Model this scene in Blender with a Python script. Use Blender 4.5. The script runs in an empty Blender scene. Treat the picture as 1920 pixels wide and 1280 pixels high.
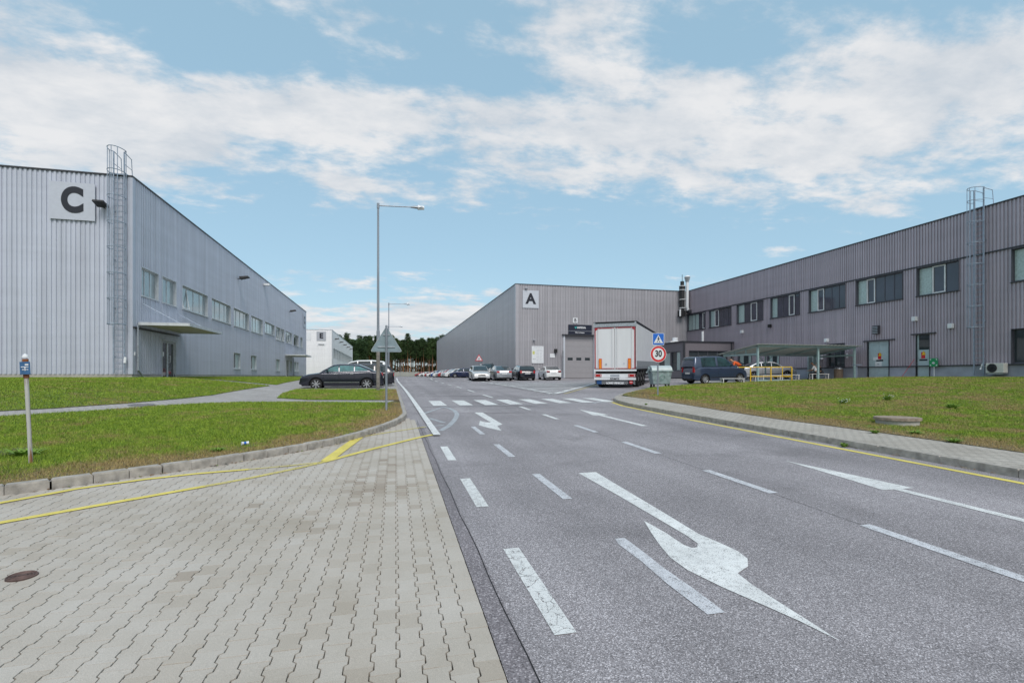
import bpy, bmesh, math, random
import numpy as np
from mathutils import Vector, Matrix
R = math.radians
random.seed(7)
scene = bpy.context.scene
COL = scene.collection

# ------------------------------------------------------------------ camera, sky, sun, exposure
TH = math.atan(231 / 945); S, C = math.sin(TH), math.cos(TH)
cam_d = bpy.data.cameras.new('camera'); cam = bpy.data.objects.new('camera', cam_d); COL.objects.link(cam)
cam.location = (0, 0, 1.5); cam.rotation_euler = (R(90), 0, -TH)
cam_d.sensor_width = 36; cam_d.lens = 945 / 1920 * 36; cam_d.shift_y = 65 / 1920
cam_d.clip_start = .05; cam_d.clip_end = 6000
scene.camera = cam
scene.view_settings.view_transform = 'Standard'; scene.view_settings.look = 'None'
scene.view_settings.gamma = 1; scene.view_settings.exposure = 0.90
SUN_EL, SUN_AZ = R(50), R(178)          # azimuth clockwise from +Y
w = bpy.data.worlds.new('World'); scene.world = w; w.use_nodes = True
nt = w.node_tree; nt.nodes.clear()
def N(t, **k):
    n = nt.nodes.new(t)
    for a, b in k.items(): setattr(n, a, b)
    return n
def mth(op, a, b=None, c=None, clamp=False):
    n = N('ShaderNodeMath', operation=op, use_clamp=clamp)
    for i, v in enumerate((a, b, c)):
        if v is None: continue
        if isinstance(v, (int, float)): n.inputs[i].default_value = v
        else: nt.links.new(v, n.inputs[i])
    return n.outputs[0]
out = N('ShaderNodeOutputWorld'); bg = N('ShaderNodeBackground'); nt.links.new(bg.outputs[0], out.inputs[0])
sky = N('ShaderNodeTexSky', sky_type='NISHITA'); sky.sun_disc = False
sky.sun_elevation = SUN_EL; sky.sun_rotation = SUN_AZ; sky.air_density = 1.0; sky.dust_density = 1.0; sky.ozone_density = 1.6
bg.inputs[1].default_value = 0.1
tc = N('ShaderNodeTexCoord'); sep = N('ShaderNodeSeparateXYZ'); nt.links.new(tc.outputs['Generated'], sep.inputs[0])
dx, dy, dz = sep.outputs
az = mth('ARCTAN2', dx, dy)
hor = mth('SQRT', mth('ADD', mth('MULTIPLY', dx, dx), mth('MULTIPLY', dy, dy)))
el = mth('ARCTAN2', dz, hor)
def ae(u, v):
    xc, yc = (u - 960) / 945, (705 - v) / 945
    x, y = xc * C + S, C - xc * S
    return math.atan2(x, y), math.atan2(yc, math.hypot(x, y))
# where the cloud banks stand (azimuth, elevation, spread) and the clear gaps between them
BL = [((60, 100), .17, .085, .30), ((600, 25), .20, .04, .26), ((765, 102), .06, .012, .22), ((60, 215), .22, .05, .34), ((330, 235), .22, .05, .34),
      ((620, 215), .22, .045, .36), ((420, 300), .25, .022, .26), ((60, 292), .16, .02, .22), ((900, 215), .20, .06, .32), ((1180, 250), .22, .12, .36), ((960, 330), .14, .03, .28),
      ((1500, 230), .25, .10, .30), ((1850, 260), .16, .10, .28), ((1800, 110), .14, .05, .26), ((1700, 370), .14, .02, .2), ((720, 600), .28, .05, .42),
      ((1460, 470), .05, .010, .26), ((650, 350), .05, .014, .28), ((1050, 427), .07, .010, .26), ((1110, 20), .06, .03, .18), ((1060, 70), .12, .02, .14),
      ((330, 120), .08, .05, -.18), ((480, 115), .12, .035, -.12), ((1320, 75), .16, .05, -.22), ((900, 470), .7, .055, -.34), ((1550, 470), .4, .03, -.14), ((500, 340), .12, .02, -.16)]
cov = None
for (uv, sa, se, amp) in BL:
    a0, e0 = ae(*uv)
    da = mth('DIVIDE', mth('SUBTRACT', az, a0), sa); de = mth('DIVIDE', mth('SUBTRACT', el, e0), se)
    g = mth('MULTIPLY', mth('EXPONENT', mth('MULTIPLY', mth('ADD', mth('MULTIPLY', da, da), mth('MULTIPLY', de, de)), -1.0)), amp)
    cov = g if cov is None else mth('ADD', cov, g)
back = mth('MULTIPLY', mth('SUBTRACT', .3, dy, clamp=True), .30)      # broken cloud over the rest of the sky
cov = mth('ADD', mth('ADD', mth('MULTIPLY', cov, .92), .035), back)
zz = mth('ADD', mth('MAXIMUM', dz, 0.0), .16)
cmb = N('ShaderNodeCombineXYZ')
nt.links.new(mth('DIVIDE', dx, zz), cmb.inputs[0]); nt.links.new(mth('DIVIDE', dy, zz), cmb.inputs[1])
cmb.inputs[2].default_value = 5.3
rotm = N('ShaderNodeMapping'); nt.links.new(cmb.outputs[0], rotm.inputs[0]); rotm.inputs['Rotation'].default_value = (0, 0, .25); rotm.inputs['Scale'].default_value = (.85, 1.25, 1)
def noise(scale, detail, rough, dist=0):
    n = N('ShaderNodeTexNoise'); n.inputs['Scale'].default_value = scale; n.inputs['Detail'].default_value = detail
    n.inputs['Roughness'].default_value = rough; n.inputs['Distortion'].default_value = dist
    nt.links.new(rotm.outputs[0], n.inputs['Vector']); return n.outputs[0]
n1 = noise(1.9, 12, .56, .08); n2 = noise(6.5, 10, .62, .12); n3 = noise(2.6, 5, .55, 0)
dens = mth('ADD', mth('MULTIPLY', n1, 1.25), mth('MULTIPLY', n2, 1.05))
dens = mth('ADD', mth('SUBTRACT', dens, 1.255), cov)
mr = N('ShaderNodeMapRange', interpolation_type='SMOOTHSTEP'); nt.links.new(dens, mr.inputs[0])
mr.inputs[1].default_value = -.06; mr.inputs[2].default_value = .30; mr.inputs[3].default_value = 0; mr.inputs[4].default_value = .94
shade = N('ShaderNodeMapRange'); nt.links.new(mth('ADD', mth('MULTIPLY', n3, .5), mth('MULTIPLY', n2, .5)), shade.inputs[0])
shade.inputs[1].default_value = .40; shade.inputs[2].default_value = .60; shade.inputs[3].default_value = 0; shade.inputs[4].default_value = 1
cc = N('ShaderNodeMixRGB'); nt.links.new(shade.outputs[0], cc.inputs[0])
cc.inputs[1].default_value = (3.3, 3.55, 3.85, 1); cc.inputs[2].default_value = (4.5, 4.5, 4.55, 1)
tint = N('ShaderNodeMixRGB', blend_type='MULTIPLY'); tint.inputs[0].default_value = 1
nt.links.new(sky.outputs[0], tint.inputs[1]); tint.inputs[2].default_value = (1.15, 1.10, 1.0, 1)
# a thin even veil of high haze over the blue
veil = N('ShaderNodeMixRGB'); veil.inputs[0].default_value = .72
nt.links.new(tint.outputs[0], veil.inputs[1]); veil.inputs[2].default_value = (1.95, 3.1, 3.85, 1)
mx = N('ShaderNodeMixRGB'); nt.links.new(mr.outputs[0], mx.inputs[0]); nt.links.new(veil.outputs[0], mx.inputs[1]); nt.links.new(cc.outputs[0], mx.inputs[2])
nt.links.new(mx.outputs[0], bg.inputs[0])

sd = bpy.data.lights.new('sun', 'SUN'); sd.energy = 1.15; sd.angle = R(24); sd.color = (1, .95, .90)
sun = bpy.data.objects.new('sun', sd); COL.objects.link(sun)
sv = Vector((math.sin(SUN_AZ) * math.cos(SUN_EL), math.cos(SUN_AZ) * math.cos(SUN_EL), math.sin(SUN_EL)))
sun.rotation_euler = sv.to_track_quat('Z', 'Y').to_euler()

# ------------------------------------------------------------------ terrain height
PP = [(-60, -1.5), (0, 0), (20, .5), (30, .72), (40, .88), (47, 1.0), (50, 1.06), (53.2, 1.26), (70, 1.22), (110, 1.26), (150, 1.32), (250, 1.48), (600, 1.6), (3000, 2.2)]
PX, PY = [p[0] for p in PP], [p[1] for p in PP]
def ssn(x): x = np.clip(x, 0, 1); return x * x * (3 - 2 * x)
def Gn(x, y):
    x, y = np.asarray(x, float), np.asarray(y, float)
    g0 = np.interp(y, PX, PY)
    g1 = (np.interp(y - 1.2, PX, PY) + 2 * g0 + np.interp(y + 1.2, PX, PY)) / 4
    g = np.where(y < 52, g1, g0)
    r = np.maximum(0, 1.3 - g)
    g = g + np.where(x < -4.5, r * ssn((-4.5 - x) / 7.5) * ssn((y - 9) / 19), 0)
    g = g + np.where(x > 7, r * np.minimum(1, np.maximum(0, x - 9) / 24) * ssn((y - 6) / 14), 0)
    return g
def G(x, y): return float(Gn(x, y))

# ------------------------------------------------------------------ materials
_m = {}
def mat(name, col, rough=.6, metal=0, var=.12, scale=6, bump=0, bscale=40, streak=False, coat=0, spec=None):
    if name in _m: return _m[name]
    m = bpy.data.materials.new(name); m.use_nodes = True; t = m.node_tree; p = t.nodes['Principled BSDF']
    p.inputs['Roughness'].default_value = rough; p.inputs['Metallic'].default_value = metal
    if coat: p.inputs['Coat Weight'].default_value = coat; p.inputs['Coat Roughness'].default_value = .05
    if spec is not None: p.inputs['Specular IOR Level'].default_value = spec
    tc = t.nodes.new('ShaderNodeTexCoord'); mp = t.nodes.new('ShaderNodeMapping'); t.links.new(tc.outputs['Object'], mp.inputs[0])
    if streak: mp.inputs['Scale'].default_value = (1, 1, .08)
    n = t.nodes.new('ShaderNodeTexNoise'); n.inputs['Scale'].default_value = scale; n.inputs['Detail'].default_value = 6
    t.links.new(mp.outputs[0], n.inputs['Vector'])
    r = t.nodes.new('ShaderNodeMapRange'); t.links.new(n.outputs[0], r.inputs[0])
    r.inputs[1].default_value = .3; r.inputs[2].default_value = .7; r.inputs[3].default_value = 1 - var; r.inputs[4].default_value = 1 + var
    v = t.nodes.new('ShaderNodeVectorMath'); v.operation = 'SCALE'; v.inputs[0].default_value = col[:3]; t.links.new(r.outputs[0], v.inputs['Scale'])
    t.links.new(v.outputs[0], p.inputs['Base Color'])
    if bump:
        b = t.nodes.new('ShaderNodeBump'); b.inputs['Strength'].default_value = bump; b.inputs['Distance'].default_value = .01
        n2 = t.nodes.new('ShaderNodeTexNoise'); n2.inputs['Scale'].default_value = bscale; n2.inputs['Detail'].default_value = 4
        t.links.new(tc.outputs['Object'], n2.inputs['Vector']); t.links.new(n2.outputs[0], b.inputs['Height']); t.links.new(b.outputs[0], p.inputs['Normal'])
    _m[name] = m; return m
def ramp(t, src, stops):
    r = t.nodes.new('ShaderNodeValToRGB'); t.links.new(src, r.inputs[0])
    e = r.color_ramp.elements
    while len(e) < len(stops): e.new(.5)
    for i, (p, c) in enumerate(stops): e[i].position = p; e[i].color = (c[0], c[1], c[2], 1)
    return r.outputs[0]
def mixc(t, f, a, b, mode='MIX'):
    n = t.nodes.new('ShaderNodeMixRGB'); n.blend_type = mode
    for i, v in enumerate((f, a, b)):
        if isinstance(v, (int, float)): n.inputs[i].default_value = v
        elif isinstance(v, tuple): n.inputs[i].default_value = (*v, 1)
        else: t.links.new(v, n.inputs[i])
    return n.outputs[0]
def nz(t, vec, scale, detail=4, rough=.5):
    n = t.nodes.new('ShaderNodeTexNoise'); n.inputs['Scale'].default_value = scale; n.inputs['Detail'].default_value = detail
    n.inputs['Roughness'].default_value = rough; t.links.new(vec, n.inputs['Vector']); return n.outputs[0]
def newmat(name):
    m = bpy.data.materials.new(name); m.use_nodes = True; t = m.node_tree
    tc = t.nodes.new('ShaderNodeTexCoord'); _m[name] = m
    return m, t, t.nodes['Principled BSDF'], tc.outputs['Object']

def asphalt(name, dark, mid, light, cell=165):
    m, t, p, v = newmat(name)
    vo = t.nodes.new('ShaderNodeTexVoronoi'); vo.inputs['Scale'].default_value = cell; t.links.new(v, vo.inputs['Vector'])
    sp = t.nodes.new('ShaderNodeSeparateColor'); t.links.new(vo.outputs['Color'], sp.inputs[0])
    c = ramp(t, sp.outputs[0], [(0, dark), (.35, mid), (.72, mid), (1, light)])
    c = mixc(t, .38, c, ramp(t, nz(t, v, 110, 5, .8), [(.36, dark), (.64, light)]))
    big = ramp(t, nz(t, v, .35, 5, .55), [(.3, (.80,) * 3), (.7, (1.16,) * 3)])
    c = mixc(t, 1, c, big, 'MULTIPLY')
    mp = t.nodes.new('ShaderNodeMapping'); mp.inputs['Scale'].default_value = (1.4, .05, 1); t.links.new(v, mp.inputs[0])
    c = mixc(t, 1, c, ramp(t, nz(t, mp.outputs[0], 1, 3), [(.3, (.84,) * 3), (.7, (1.12,) * 3)]), 'MULTIPLY')
    c = mixc(t, 1, c, ramp(t, nz(t, v, .75, 7, .6), [(.56, (1,) * 3), (.68, (.80,) * 3)]), 'MULTIPLY')     # oil and damp stains
    t.links.new(c, p.inputs['Base Color']); p.inputs['Roughness'].default_value = .85
    b = t.nodes.new('ShaderNodeBump'); b.inputs['Strength'].default_value = .5; b.inputs['Distance'].default_value = .004
    t.links.new(vo.outputs['Distance'], b.inputs['Height']); t.links.new(b.outputs[0], p.inputs['Normal'])
    return m
M_ASPH = asphalt('asphalt', (.024, .021, .023), (.172, .154, .163), (.76, .72, .745))
M_ASPH2 = asphalt('old_asphalt', (.035, .030, .033), (.150, .134, .145), (.52, .48, .50), 105)

def paint(name, col, wear=.42, crack=False):
    m, t, p, v = newmat(name)
    f = mixc(t, .30, nz(t, v, 125, 3, .85), nz(t, v, 14, 6, .7))
    if crack:
        vo = t.nodes.new('ShaderNodeTexVoronoi'); vo.feature = 'DISTANCE_TO_EDGE'; vo.inputs['Scale'].default_value = 9; t.links.new(mixc(t, .12, v, nz(t, v, 9, 4)), vo.inputs['Vector'])
        f = mixc(t, 1, f, ramp(t, vo.outputs[0], [(.004, (0,) * 3), (.012, (1,) * 3)]), 'MULTIPLY')
    r = t.nodes.new('ShaderNodeMapRange'); t.links.new(f, r.inputs[0]); r.inputs[1].default_value = wear - .03; r.inputs[2].default_value = wear + .03
    tr = t.nodes.new('ShaderNodeBsdfTransparent'); mx = t.nodes.new('ShaderNodeMixShader')
    o = t.nodes['Material Output']; t.links.new(r.outputs[0], mx.inputs[0]); t.links.new(tr.outputs[0], mx.inputs[1]); t.links.new(p.outputs[0], mx.inputs[2]); t.links.new(mx.outputs[0], o.inputs[0])
    c = mixc(t, 1, col, ramp(t, nz(t, v, 3, 5), [(.3, (.86,) * 3), (.7, (1.08,) * 3)]), 'MULTIPLY')
    t.links.new(c, p.inputs['Base Color']); p.inputs['Roughness'].default_value = .7
    return m
M_WHITE = paint('road_paint_white', (.74, .75, .74), .435)
M_CRACK = paint('road_paint_cracked', (.70, .71, .70), .425, True)
M_WORN = paint('road_paint_worn', (.62, .63, .66), .45)
M_FAINT = paint('road_paint_faint', (.46, .49, .52), .455)
M_YEL = paint('road_paint_yellow', (.72, .60, .13), .40)
M_YELOLD = paint('road_paint_yellow_worn', (.66, .56, .16), .47)

def pavers_mat():
    m, t, p, v = newmat('paver_concrete')
    a = t.nodes.new('ShaderNodeAttribute'); a.attribute_name = 'tone'
    base = ramp(t, a.outputs['Fac'], [(0, (.35, .30, .25)), (.2, (.42, .375, .32)), (.5, (.46, .42, .37)), (1, (.485, .45, .405))])
    c = mixc(t, 1, base, ramp(t, nz(t, v, 220, 4, .75), [(.3, (.72,) * 3), (.7, (1.22,) * 3)]), 'MULTIPLY')
    c = mixc(t, 1, c, ramp(t, nz(t, v, .9, 6, .6), [(.32, (.86, .84, .80)), (.62, (1.05, 1.05, 1.05))]), 'MULTIPLY')
    t.links.new(c, p.inputs['Base Color']); p.inputs['Roughness'].default_value = .9
    b = t.nodes.new('ShaderNodeBump'); b.inputs['Strength'].default_value = .25; b.inputs['Distance'].default_value = .003
    t.links.new(nz(t, v, 260, 3), b.inputs['Height']); t.links.new(b.outputs[0], p.inputs['Normal'])
    return m
M_PAV = pavers_mat()
def slabs_mat(name, c1, c2, sx, sy):
    m, t, p, v = newmat(name)
    br = t.nodes.new('ShaderNodeTexBrick'); t.links.new(v, br.inputs['Vector']); br.inputs['Scale'].default_value = 1
    br.inputs['Brick Width'].default_value = sx; br.inputs['Row Height'].default_value = sy; br.inputs['Mortar Size'].default_value = .006
    br.inputs['Color1'].default_value = (*c1, 1); br.inputs['Color2'].default_value = (*c2, 1); br.inputs['Mortar'].default_value = (.10, .095, .085, 1)
    c = mixc(t, 1, br.outputs[0], ramp(t, nz(t, v, 70, 5, .7), [(.3, (.8,) * 3), (.7, (1.15,) * 3)]), 'MULTIPLY')
    c = mixc(t, 1, c, ramp(t, nz(t, v, .8, 5, .6), [(.3, (.84, .82, .8)), (.65, (1.05,) * 3)]), 'MULTIPLY')
    t.links.new(c, p.inputs['Base Color']); p.inputs['Roughness'].default_value = .9
    return m
M_PATH = slabs_mat('path_blocks', (.37, .355, .345), (.43, .41, .40), .2, .165)
M_SIDEW = slabs_mat('pavement_blocks', (.42, .39, .345), (.48, .45, .40), .2, .1)
M_JOINT = mat('joint_sand', (.055, .05, .045), .95, var=.4, scale=60)
M_KERB = mat('kerb_concrete', (.36, .335, .30), .9, var=.3, scale=9, bump=.5, bscale=90)

def lawn_mat(name, blade):
    m, t, p, v = newmat(name)
    geo = t.nodes.new('ShaderNodeNewGeometry'); v = geo.outputs['Position']
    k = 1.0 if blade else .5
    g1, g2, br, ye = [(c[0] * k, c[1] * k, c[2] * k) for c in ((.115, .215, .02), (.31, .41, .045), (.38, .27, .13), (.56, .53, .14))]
    c = mixc(t, ramp(t, nz(t, v, 5 if blade else 14, 6, .7), [(.35, (0,) * 3), (.65, (1,) * 3)]), g1, g2)
    dry = t.nodes.new('ShaderNodeAttribute'); dry.attribute_name = 'dry'
    f = t.nodes.new('ShaderNodeMath'); f.operation = 'ADD'; t.links.new(nz(t, v, .8, 9, .75), f.inputs[0]); t.links.new(dry.outputs['Fac'], f.inputs[1])
    c = mixc(t, ramp(t, f.outputs[0], [(.475, (0,) * 3), (.60, (.92,) * 3)]), c, br)
    c = mixc(t, ramp(t, nz(t, v, 27, 4, .7), [(.60, (0,) * 3), (.72, (.7,) * 3)]), c, ye)
    if blade:
        lu = t.nodes.new('ShaderNodeAttribute'); lu.attribute_name = 'tone'; c = mixc(t, 1, c, ramp(t, lu.outputs['Fac'], [(0, (.45,) * 3), (1, (1.5,) * 3)]), 'MULTIPLY')
    t.links.new(c, p.inputs['Base Color']); p.inputs['Roughness'].default_value = .7
    if blade:
        p.inputs['Specular IOR Level'].default_value = .25
    else:
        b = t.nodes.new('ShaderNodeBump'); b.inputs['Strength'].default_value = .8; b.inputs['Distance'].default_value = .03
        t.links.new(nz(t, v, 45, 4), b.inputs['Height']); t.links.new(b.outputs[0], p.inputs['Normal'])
    return m
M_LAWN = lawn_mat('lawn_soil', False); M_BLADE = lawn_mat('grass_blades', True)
M_GROUND = mat('far_ground', (.10, .13, .04), .95, var=.4, scale=.2)

def clad(name, col, rough, streakv=.10):
    m, t, p, v = newmat(name)
    mp = t.nodes.new('ShaderNodeMapping'); mp.inputs['Scale'].default_value = (1, 1, .05); t.links.new(v, mp.inputs[0])
    c = mixc(t, 1, col, ramp(t, nz(t, mp.outputs[0], 2.2, 4), [(.3, (1 - streakv,) * 3), (.7, (1 + streakv,) * 3)]), 'MULTIPLY')
    mp2 = t.nodes.new('ShaderNodeMapping'); mp2.inputs['Scale'].default_value = (.15, .15, 2); t.links.new(v, mp2.inputs[0])
    c = mixc(t, 1, c, ramp(t, nz(t, mp2.outputs[0], 1, 4), [(.3, (.96,) * 3), (.7, (1.04,) * 3)]), 'MULTIPLY')
    t.links.new(c, p.inputs['Base Color']); p.inputs['Roughness'].default_value = rough; p.inputs['Metallic'].default_value = .15
    return m
M_CLADC = clad('cladding_pale_grey', (.51, .54, .62), .42)
M_CLADA = clad('cladding_grey', (.42, .41, .435), .33)
M_CLADR = clad('cladding_dark_grey', (.43, .38, .425), .40)
M_CLADE = clad('cladding_white', (.84, .84, .85), .5, .03)
M_TRIM = mat('dark_trim', (.035, .037, .045), .5)
M_PLINC = mat('plinth_concrete', (.40, .385, .35), .9, var=.2, scale=1.2, bump=.2)
M_PLINR = mat('plinth_blue_grey', (.36, .38, .44), .85, var=.22, scale=.9, bump=.1)
M_ROOF = mat('roof_membrane', (.3, .3, .3), .9)
M_FRAME = mat('window_frame_pale', (.55, .58, .60), .5)
M_WFRAME = mat('window_frame_white', (.75, .76, .76), .45)
M_DFRAME = mat('window_frame_dark', (.09, .09, .11), .5)
M_GLASS = mat('window_glass', (.035, .045, .05), .04, var=.3, scale=.6, coat=.6)
M_GLASSC = mat('window_glass_pale', (.28, .34, .36), .10, var=.25, scale=1.5, coat=.6)  # pale grey-teal pane colour, gently mottled by noise
M_CURT = mat('curtain', (.42, .52, .50), .35, var=.18, scale=9, coat=.5)
M_GALV = mat('galvanised_steel', (.42, .45, .48), .42, metal=.7, var=.22, scale=14)
M_LADC = mat('ladder_steel', (.30, .36, .44), .45, metal=.3, var=.2, scale=10)
M_POLE = mat('lamp_post_steel', (.30, .33, .37), .5, metal=.55, var=.2, scale=9, streak=True)
M_BLACK = mat('black_plastic', (.012, .012, .014), .5)
M_DARK = mat('dark_underside', (.008, .008, .009), .8)
M_SIGNW = mat('sign_white', (.74, .76, .78), .45, var=.05)
M_SIGNC = mat('sign_panel_grey', (.50, .53, .605), .45, var=.04)
M_SIGNG = mat('sign_pale_grey', (.55, .58, .63), .45, var=.04)
M_SIGNG2 = mat('sign_grey', (.40, .42, .46), .45, var=.04)
M_INK = mat('sign_ink', (.012, .014, .024), .5, var=.05)
M_SBACK = mat('sign_back_grey', (.23, .30, .33), .5, metal=.2, var=.12, scale=8)
M_RED = mat('sign_red', (.60, .02, .025), .4, var=.05)
M_BLUE = mat('sign_blue', (.01, .13, .55), .4, var=.05)
M_GREEN = mat('sign_green', (.01, .28, .10), .4, var=.05)
M_NAVY = mat('sign_navy', (.012, .016, .035), .4, var=.08)
M_TEAL = mat('sign_teal', (.05, .45, .42), .4)
M_ORANGE = mat('orange_plate', (.80, .24, .01), .45)
M_YELP = mat('yellow_paint_steel', (.68, .44, .03), .45, var=.15)
M_MINT = mat('shelter_steel_mint', (.30, .42, .42), .45, var=.12)
M_DOORM = mat('door_mint_grey', (.44, .54, .56), .5, var=.06)
M_RUST = mat('rust', (.20, .07, .025), .9, var=.5, scale=25)
M_WOODW = mat('bench_pale', (.62, .62, .60), .6, var=.12)

# ------------------------------------------------------------------ mesh builder
def empty(name, loc, rz=0):
    o = bpy.data.objects.new(name, None); COL.objects.link(o); o.location = loc; o.rotation_euler = (0, 0, rz)
    o.empty_display_size = .3; return o
def tag(o, label=None, cat=None, group=None, kind=None):
    if label: o['label'] = label
    if cat: o['category'] = cat
    if group: o['group'] = group
    if kind: o['kind'] = kind
    return o
class B:
    def __init__(s): s.v = []; s.f = []; s.mi = []
    def face(s, pts, mi=0, *_):
        k = len(s.v); s.v += [tuple(p) for p in pts]; s.f.append(tuple(range(k, k + len(pts)))); s.mi.append(mi)
    def hexa(s, p, mi=0):   # p: 8 corners, bottom 4 then top 4 ccw
        k = len(s.v); s.v += [tuple(q) for q in p]
        for f in ((3, 2, 1, 0), (4, 5, 6, 7), (0, 1, 5, 4), (1, 2, 6, 5), (2, 3, 7, 6), (3, 0, 4, 7)):
            s.f.append(tuple(k + i for i in f)); s.mi.append(mi)
        return s
    def box(s, x0, x1, y0, y1, z0, z1, mi=0):
        s.hexa([(x0, y0, z0), (x1, y0, z0), (x1, y1, z0), (x0, y1, z0), (x0, y0, z1), (x1, y0, z1), (x1, y1, z1), (x0, y1, z1)], mi); return s
    def pbox(s, P, s0, s1, z0, z1, d0, d1, mi=0):
        s.hexa([P(s0, z0, d1), P(s1, z0, d1), P(s1, z0, d0), P(s0, z0, d0), P(s0, z1, d1), P(s1, z1, d1), P(s1, z1, d0), P(s0, z1, d0)], mi); return s
    def tube(s, pts, r, n=8, mi=0, cap=True):
        pts = [Vector(p) for p in pts]; rs = r if isinstance(r, (list, tuple)) else [r] * len(pts); k = len(s.v)
        for i, p in enumerate(pts):
            d = (pts[min(i + 1, len(pts) - 1)] - pts[max(i - 1, 0)]).normalized()
            a = d.cross(Vector((0, 0, 1)) if abs(d.z) < .95 else Vector((1, 0, 0))).normalized(); b = d.cross(a)
            for j in range(n):
                t = 2 * math.pi * j / n; s.v.append(tuple(p + (a * math.cos(t) + b * math.sin(t)) * rs[i]))
        for i in range(len(pts) - 1):
            for j in range(n):
                q = (j + 1) % n; s.f.append((k + i * n + j, k + i * n + q, k + (i + 1) * n + q, k + (i + 1) * n + j)); s.mi.append(mi)
        if cap:
            s.f.append(tuple(k + j for j in range(n))[::-1]); s.mi.append(mi)
            s.f.append(tuple(k + (len(pts) - 1) * n + j for j in range(n))); s.mi.append(mi)
        return s
    def prism(s, P, poly, d0, d1, mi=0):   # poly in (s,z), extruded d0..d1 along P normal
        n = len(poly); k = len(s.v)
        s.v += [tuple(P(a, b, d0)) for a, b in poly] + [tuple(P(a, b, d1)) for a, b in poly]
        s.f.append(tuple(k + i for i in range(n))[::-1]); s.f.append(tuple(k + n + i for i in range(n))); s.mi += [mi, mi]
        for i in range(n):
            j = (i + 1) % n; s.f.append((k + i, k + j, k + n + j, k + n + i)); s.mi.append(mi)
        return s
    def build(s, name, m, parent=None, smooth=False, label=None, fix=True):
        me = bpy.data.meshes.new(name); me.from_pydata(s.v, [], s.f)
        for x in (m if isinstance(m, (list, tuple)) else [m]): me.materials.append(x)
        me.polygons.foreach_set('material_index', s.mi)
        if smooth: me.polygons.foreach_set('use_smooth', [True] * len(s.f))
        me.update()
        if fix:
            b = bmesh.new(); b.from_mesh(me); bmesh.ops.remove_doubles(b, verts=b.verts, dist=1e-5); bmesh.ops.recalc_face_normals(b, faces=b.faces); b.to_mesh(me); b.free()
        o = bpy.data.objects.new(name, me); COL.objects.link(o)
        if parent: o.parent = parent
        if label: o['label'] = label
        return o
def bevel(o, w=.01, seg=2):
    md = o.modifiers.new('bevel', 'BEVEL'); md.width = w; md.segments = seg; md.limit_method = 'ANGLE'; md.angle_limit = R(40)
    return o
def text(body, size, m, parent, loc, rot, bold=.0, align='CENTER', name='lettering', sx=1):
    c = bpy.data.curves.new(name, 'FONT'); c.body = body; c.size = size; c.align_x = align; c.align_y = 'CENTER'; c.extrude = .004; c.offset = bold
    o = bpy.data.objects.new('t', c); COL.objects.link(o)
    dg = bpy.context.evaluated_depsgraph_get(); me = bpy.data.meshes.new_from_object(o.evaluated_get(dg))
    bpy.data.objects.remove(o); me.materials.clear(); me.materials.append(m)
    q = bpy.data.objects.new(name, me); COL.objects.link(q); q.parent = parent; q.location = loc; q.rotation_euler = rot; q.scale = (sx, 1, 1)
    return q

# ------------------------------------------------------------------ ground sheets
XC = sorted(set([round(-60 + 3 * i, 2) for i in range(16)] + [round(-12 + .75 * i, 2) for i in range(16)] + [round(.5 * i, 2) for i in range(0, 25)] + [12 + 2 * i for i in range(1, 26)]))
YC = sorted(set([-20, -10, -5] + [round(.5 * i, 2) for i in range(0, 60)] + [30 + i for i in range(0, 30)] + [60 + 5 * i for i in range(0, 30)]))
def sheet(name, poly, off, m, parent=None, kind=None, cuts=True):
    b = bmesh.new(); vs = [b.verts.new((x, y, 0)) for x, y in poly]; f = b.faces.new(vs); f.normal_update()
    if f.normal.z < 0: f.normal_flip()
    bmesh.ops.triangulate(b, faces=b.faces[:], ngon_method='EAR_CLIP')
    xs, ys = [p[0] for p in poly], [p[1] for p in poly]
    for v in [v for v in XC if min(xs) < v < max(xs)]:
        bmesh.ops.bisect_plane(b, geom=b.verts[:] + b.edges[:] + b.faces[:], plane_co=(v, 0, 0), plane_no=(1, 0, 0))
    for v in [v for v in YC if min(ys) < v < max(ys)]:
        bmesh.ops.bisect_plane(b, geom=b.verts[:] + b.edges[:] + b.faces[:], plane_co=(0, v, 0), plane_no=(0, 1, 0))
    for v in b.verts: v.co.z = G(v.co.x, v.co.y) + off
    me = bpy.data.meshes.new(name); b.to_mesh(me); b.free(); me.materials.append(m)
    o = bpy.data.objects.new(name, me); COL.objects.link(o); o.parent = parent
    if kind: o['kind'] = kind
    return o
# one ground sheet out to the horizon
gx = np.unique(np.concatenate([np.linspace(-1500, -60, 20), np.arange(-60, 62, 3), np.linspace(62, 1500, 20)]))
gy = np.unique(np.concatenate([np.linspace(-60, 0, 10), np.arange(0, 200, 3), np.linspace(200, 2500, 40)]))
b = B(); XX, YY = np.meshgrid(gx, gy); ZZ = Gn(XX, YY) - .16
b.v = list(zip(XX.ravel().tolist(), YY.ravel().tolist(), ZZ.ravel().tolist())); nx = len(gx)
b.f = [(j * nx + i, j * nx + i + 1, (j + 1) * nx + i + 1, (j + 1) * nx + i) for j in range(len(gy) - 1) for i in range(nx - 1)]; b.mi = [0] * len(b.f)
tag(b.build('ground', M_GROUND, fix=False), kind='structure')

def xe(y): return .545 + .13 * min(1, max(0, (y - 2) / 11))
EDGE = [(xe(y), y) for y in (-6, 0, 2, 4, 6, 8, 10, 12, 12.9)] + [(.62, 13.4), (.42, 14.1), (.46, 16), (.46, 60), (.46, 205)]
road = sheet('road', EDGE + [(62, 205), (62, -6)], 0, M_ASPH, kind='structure')

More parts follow.
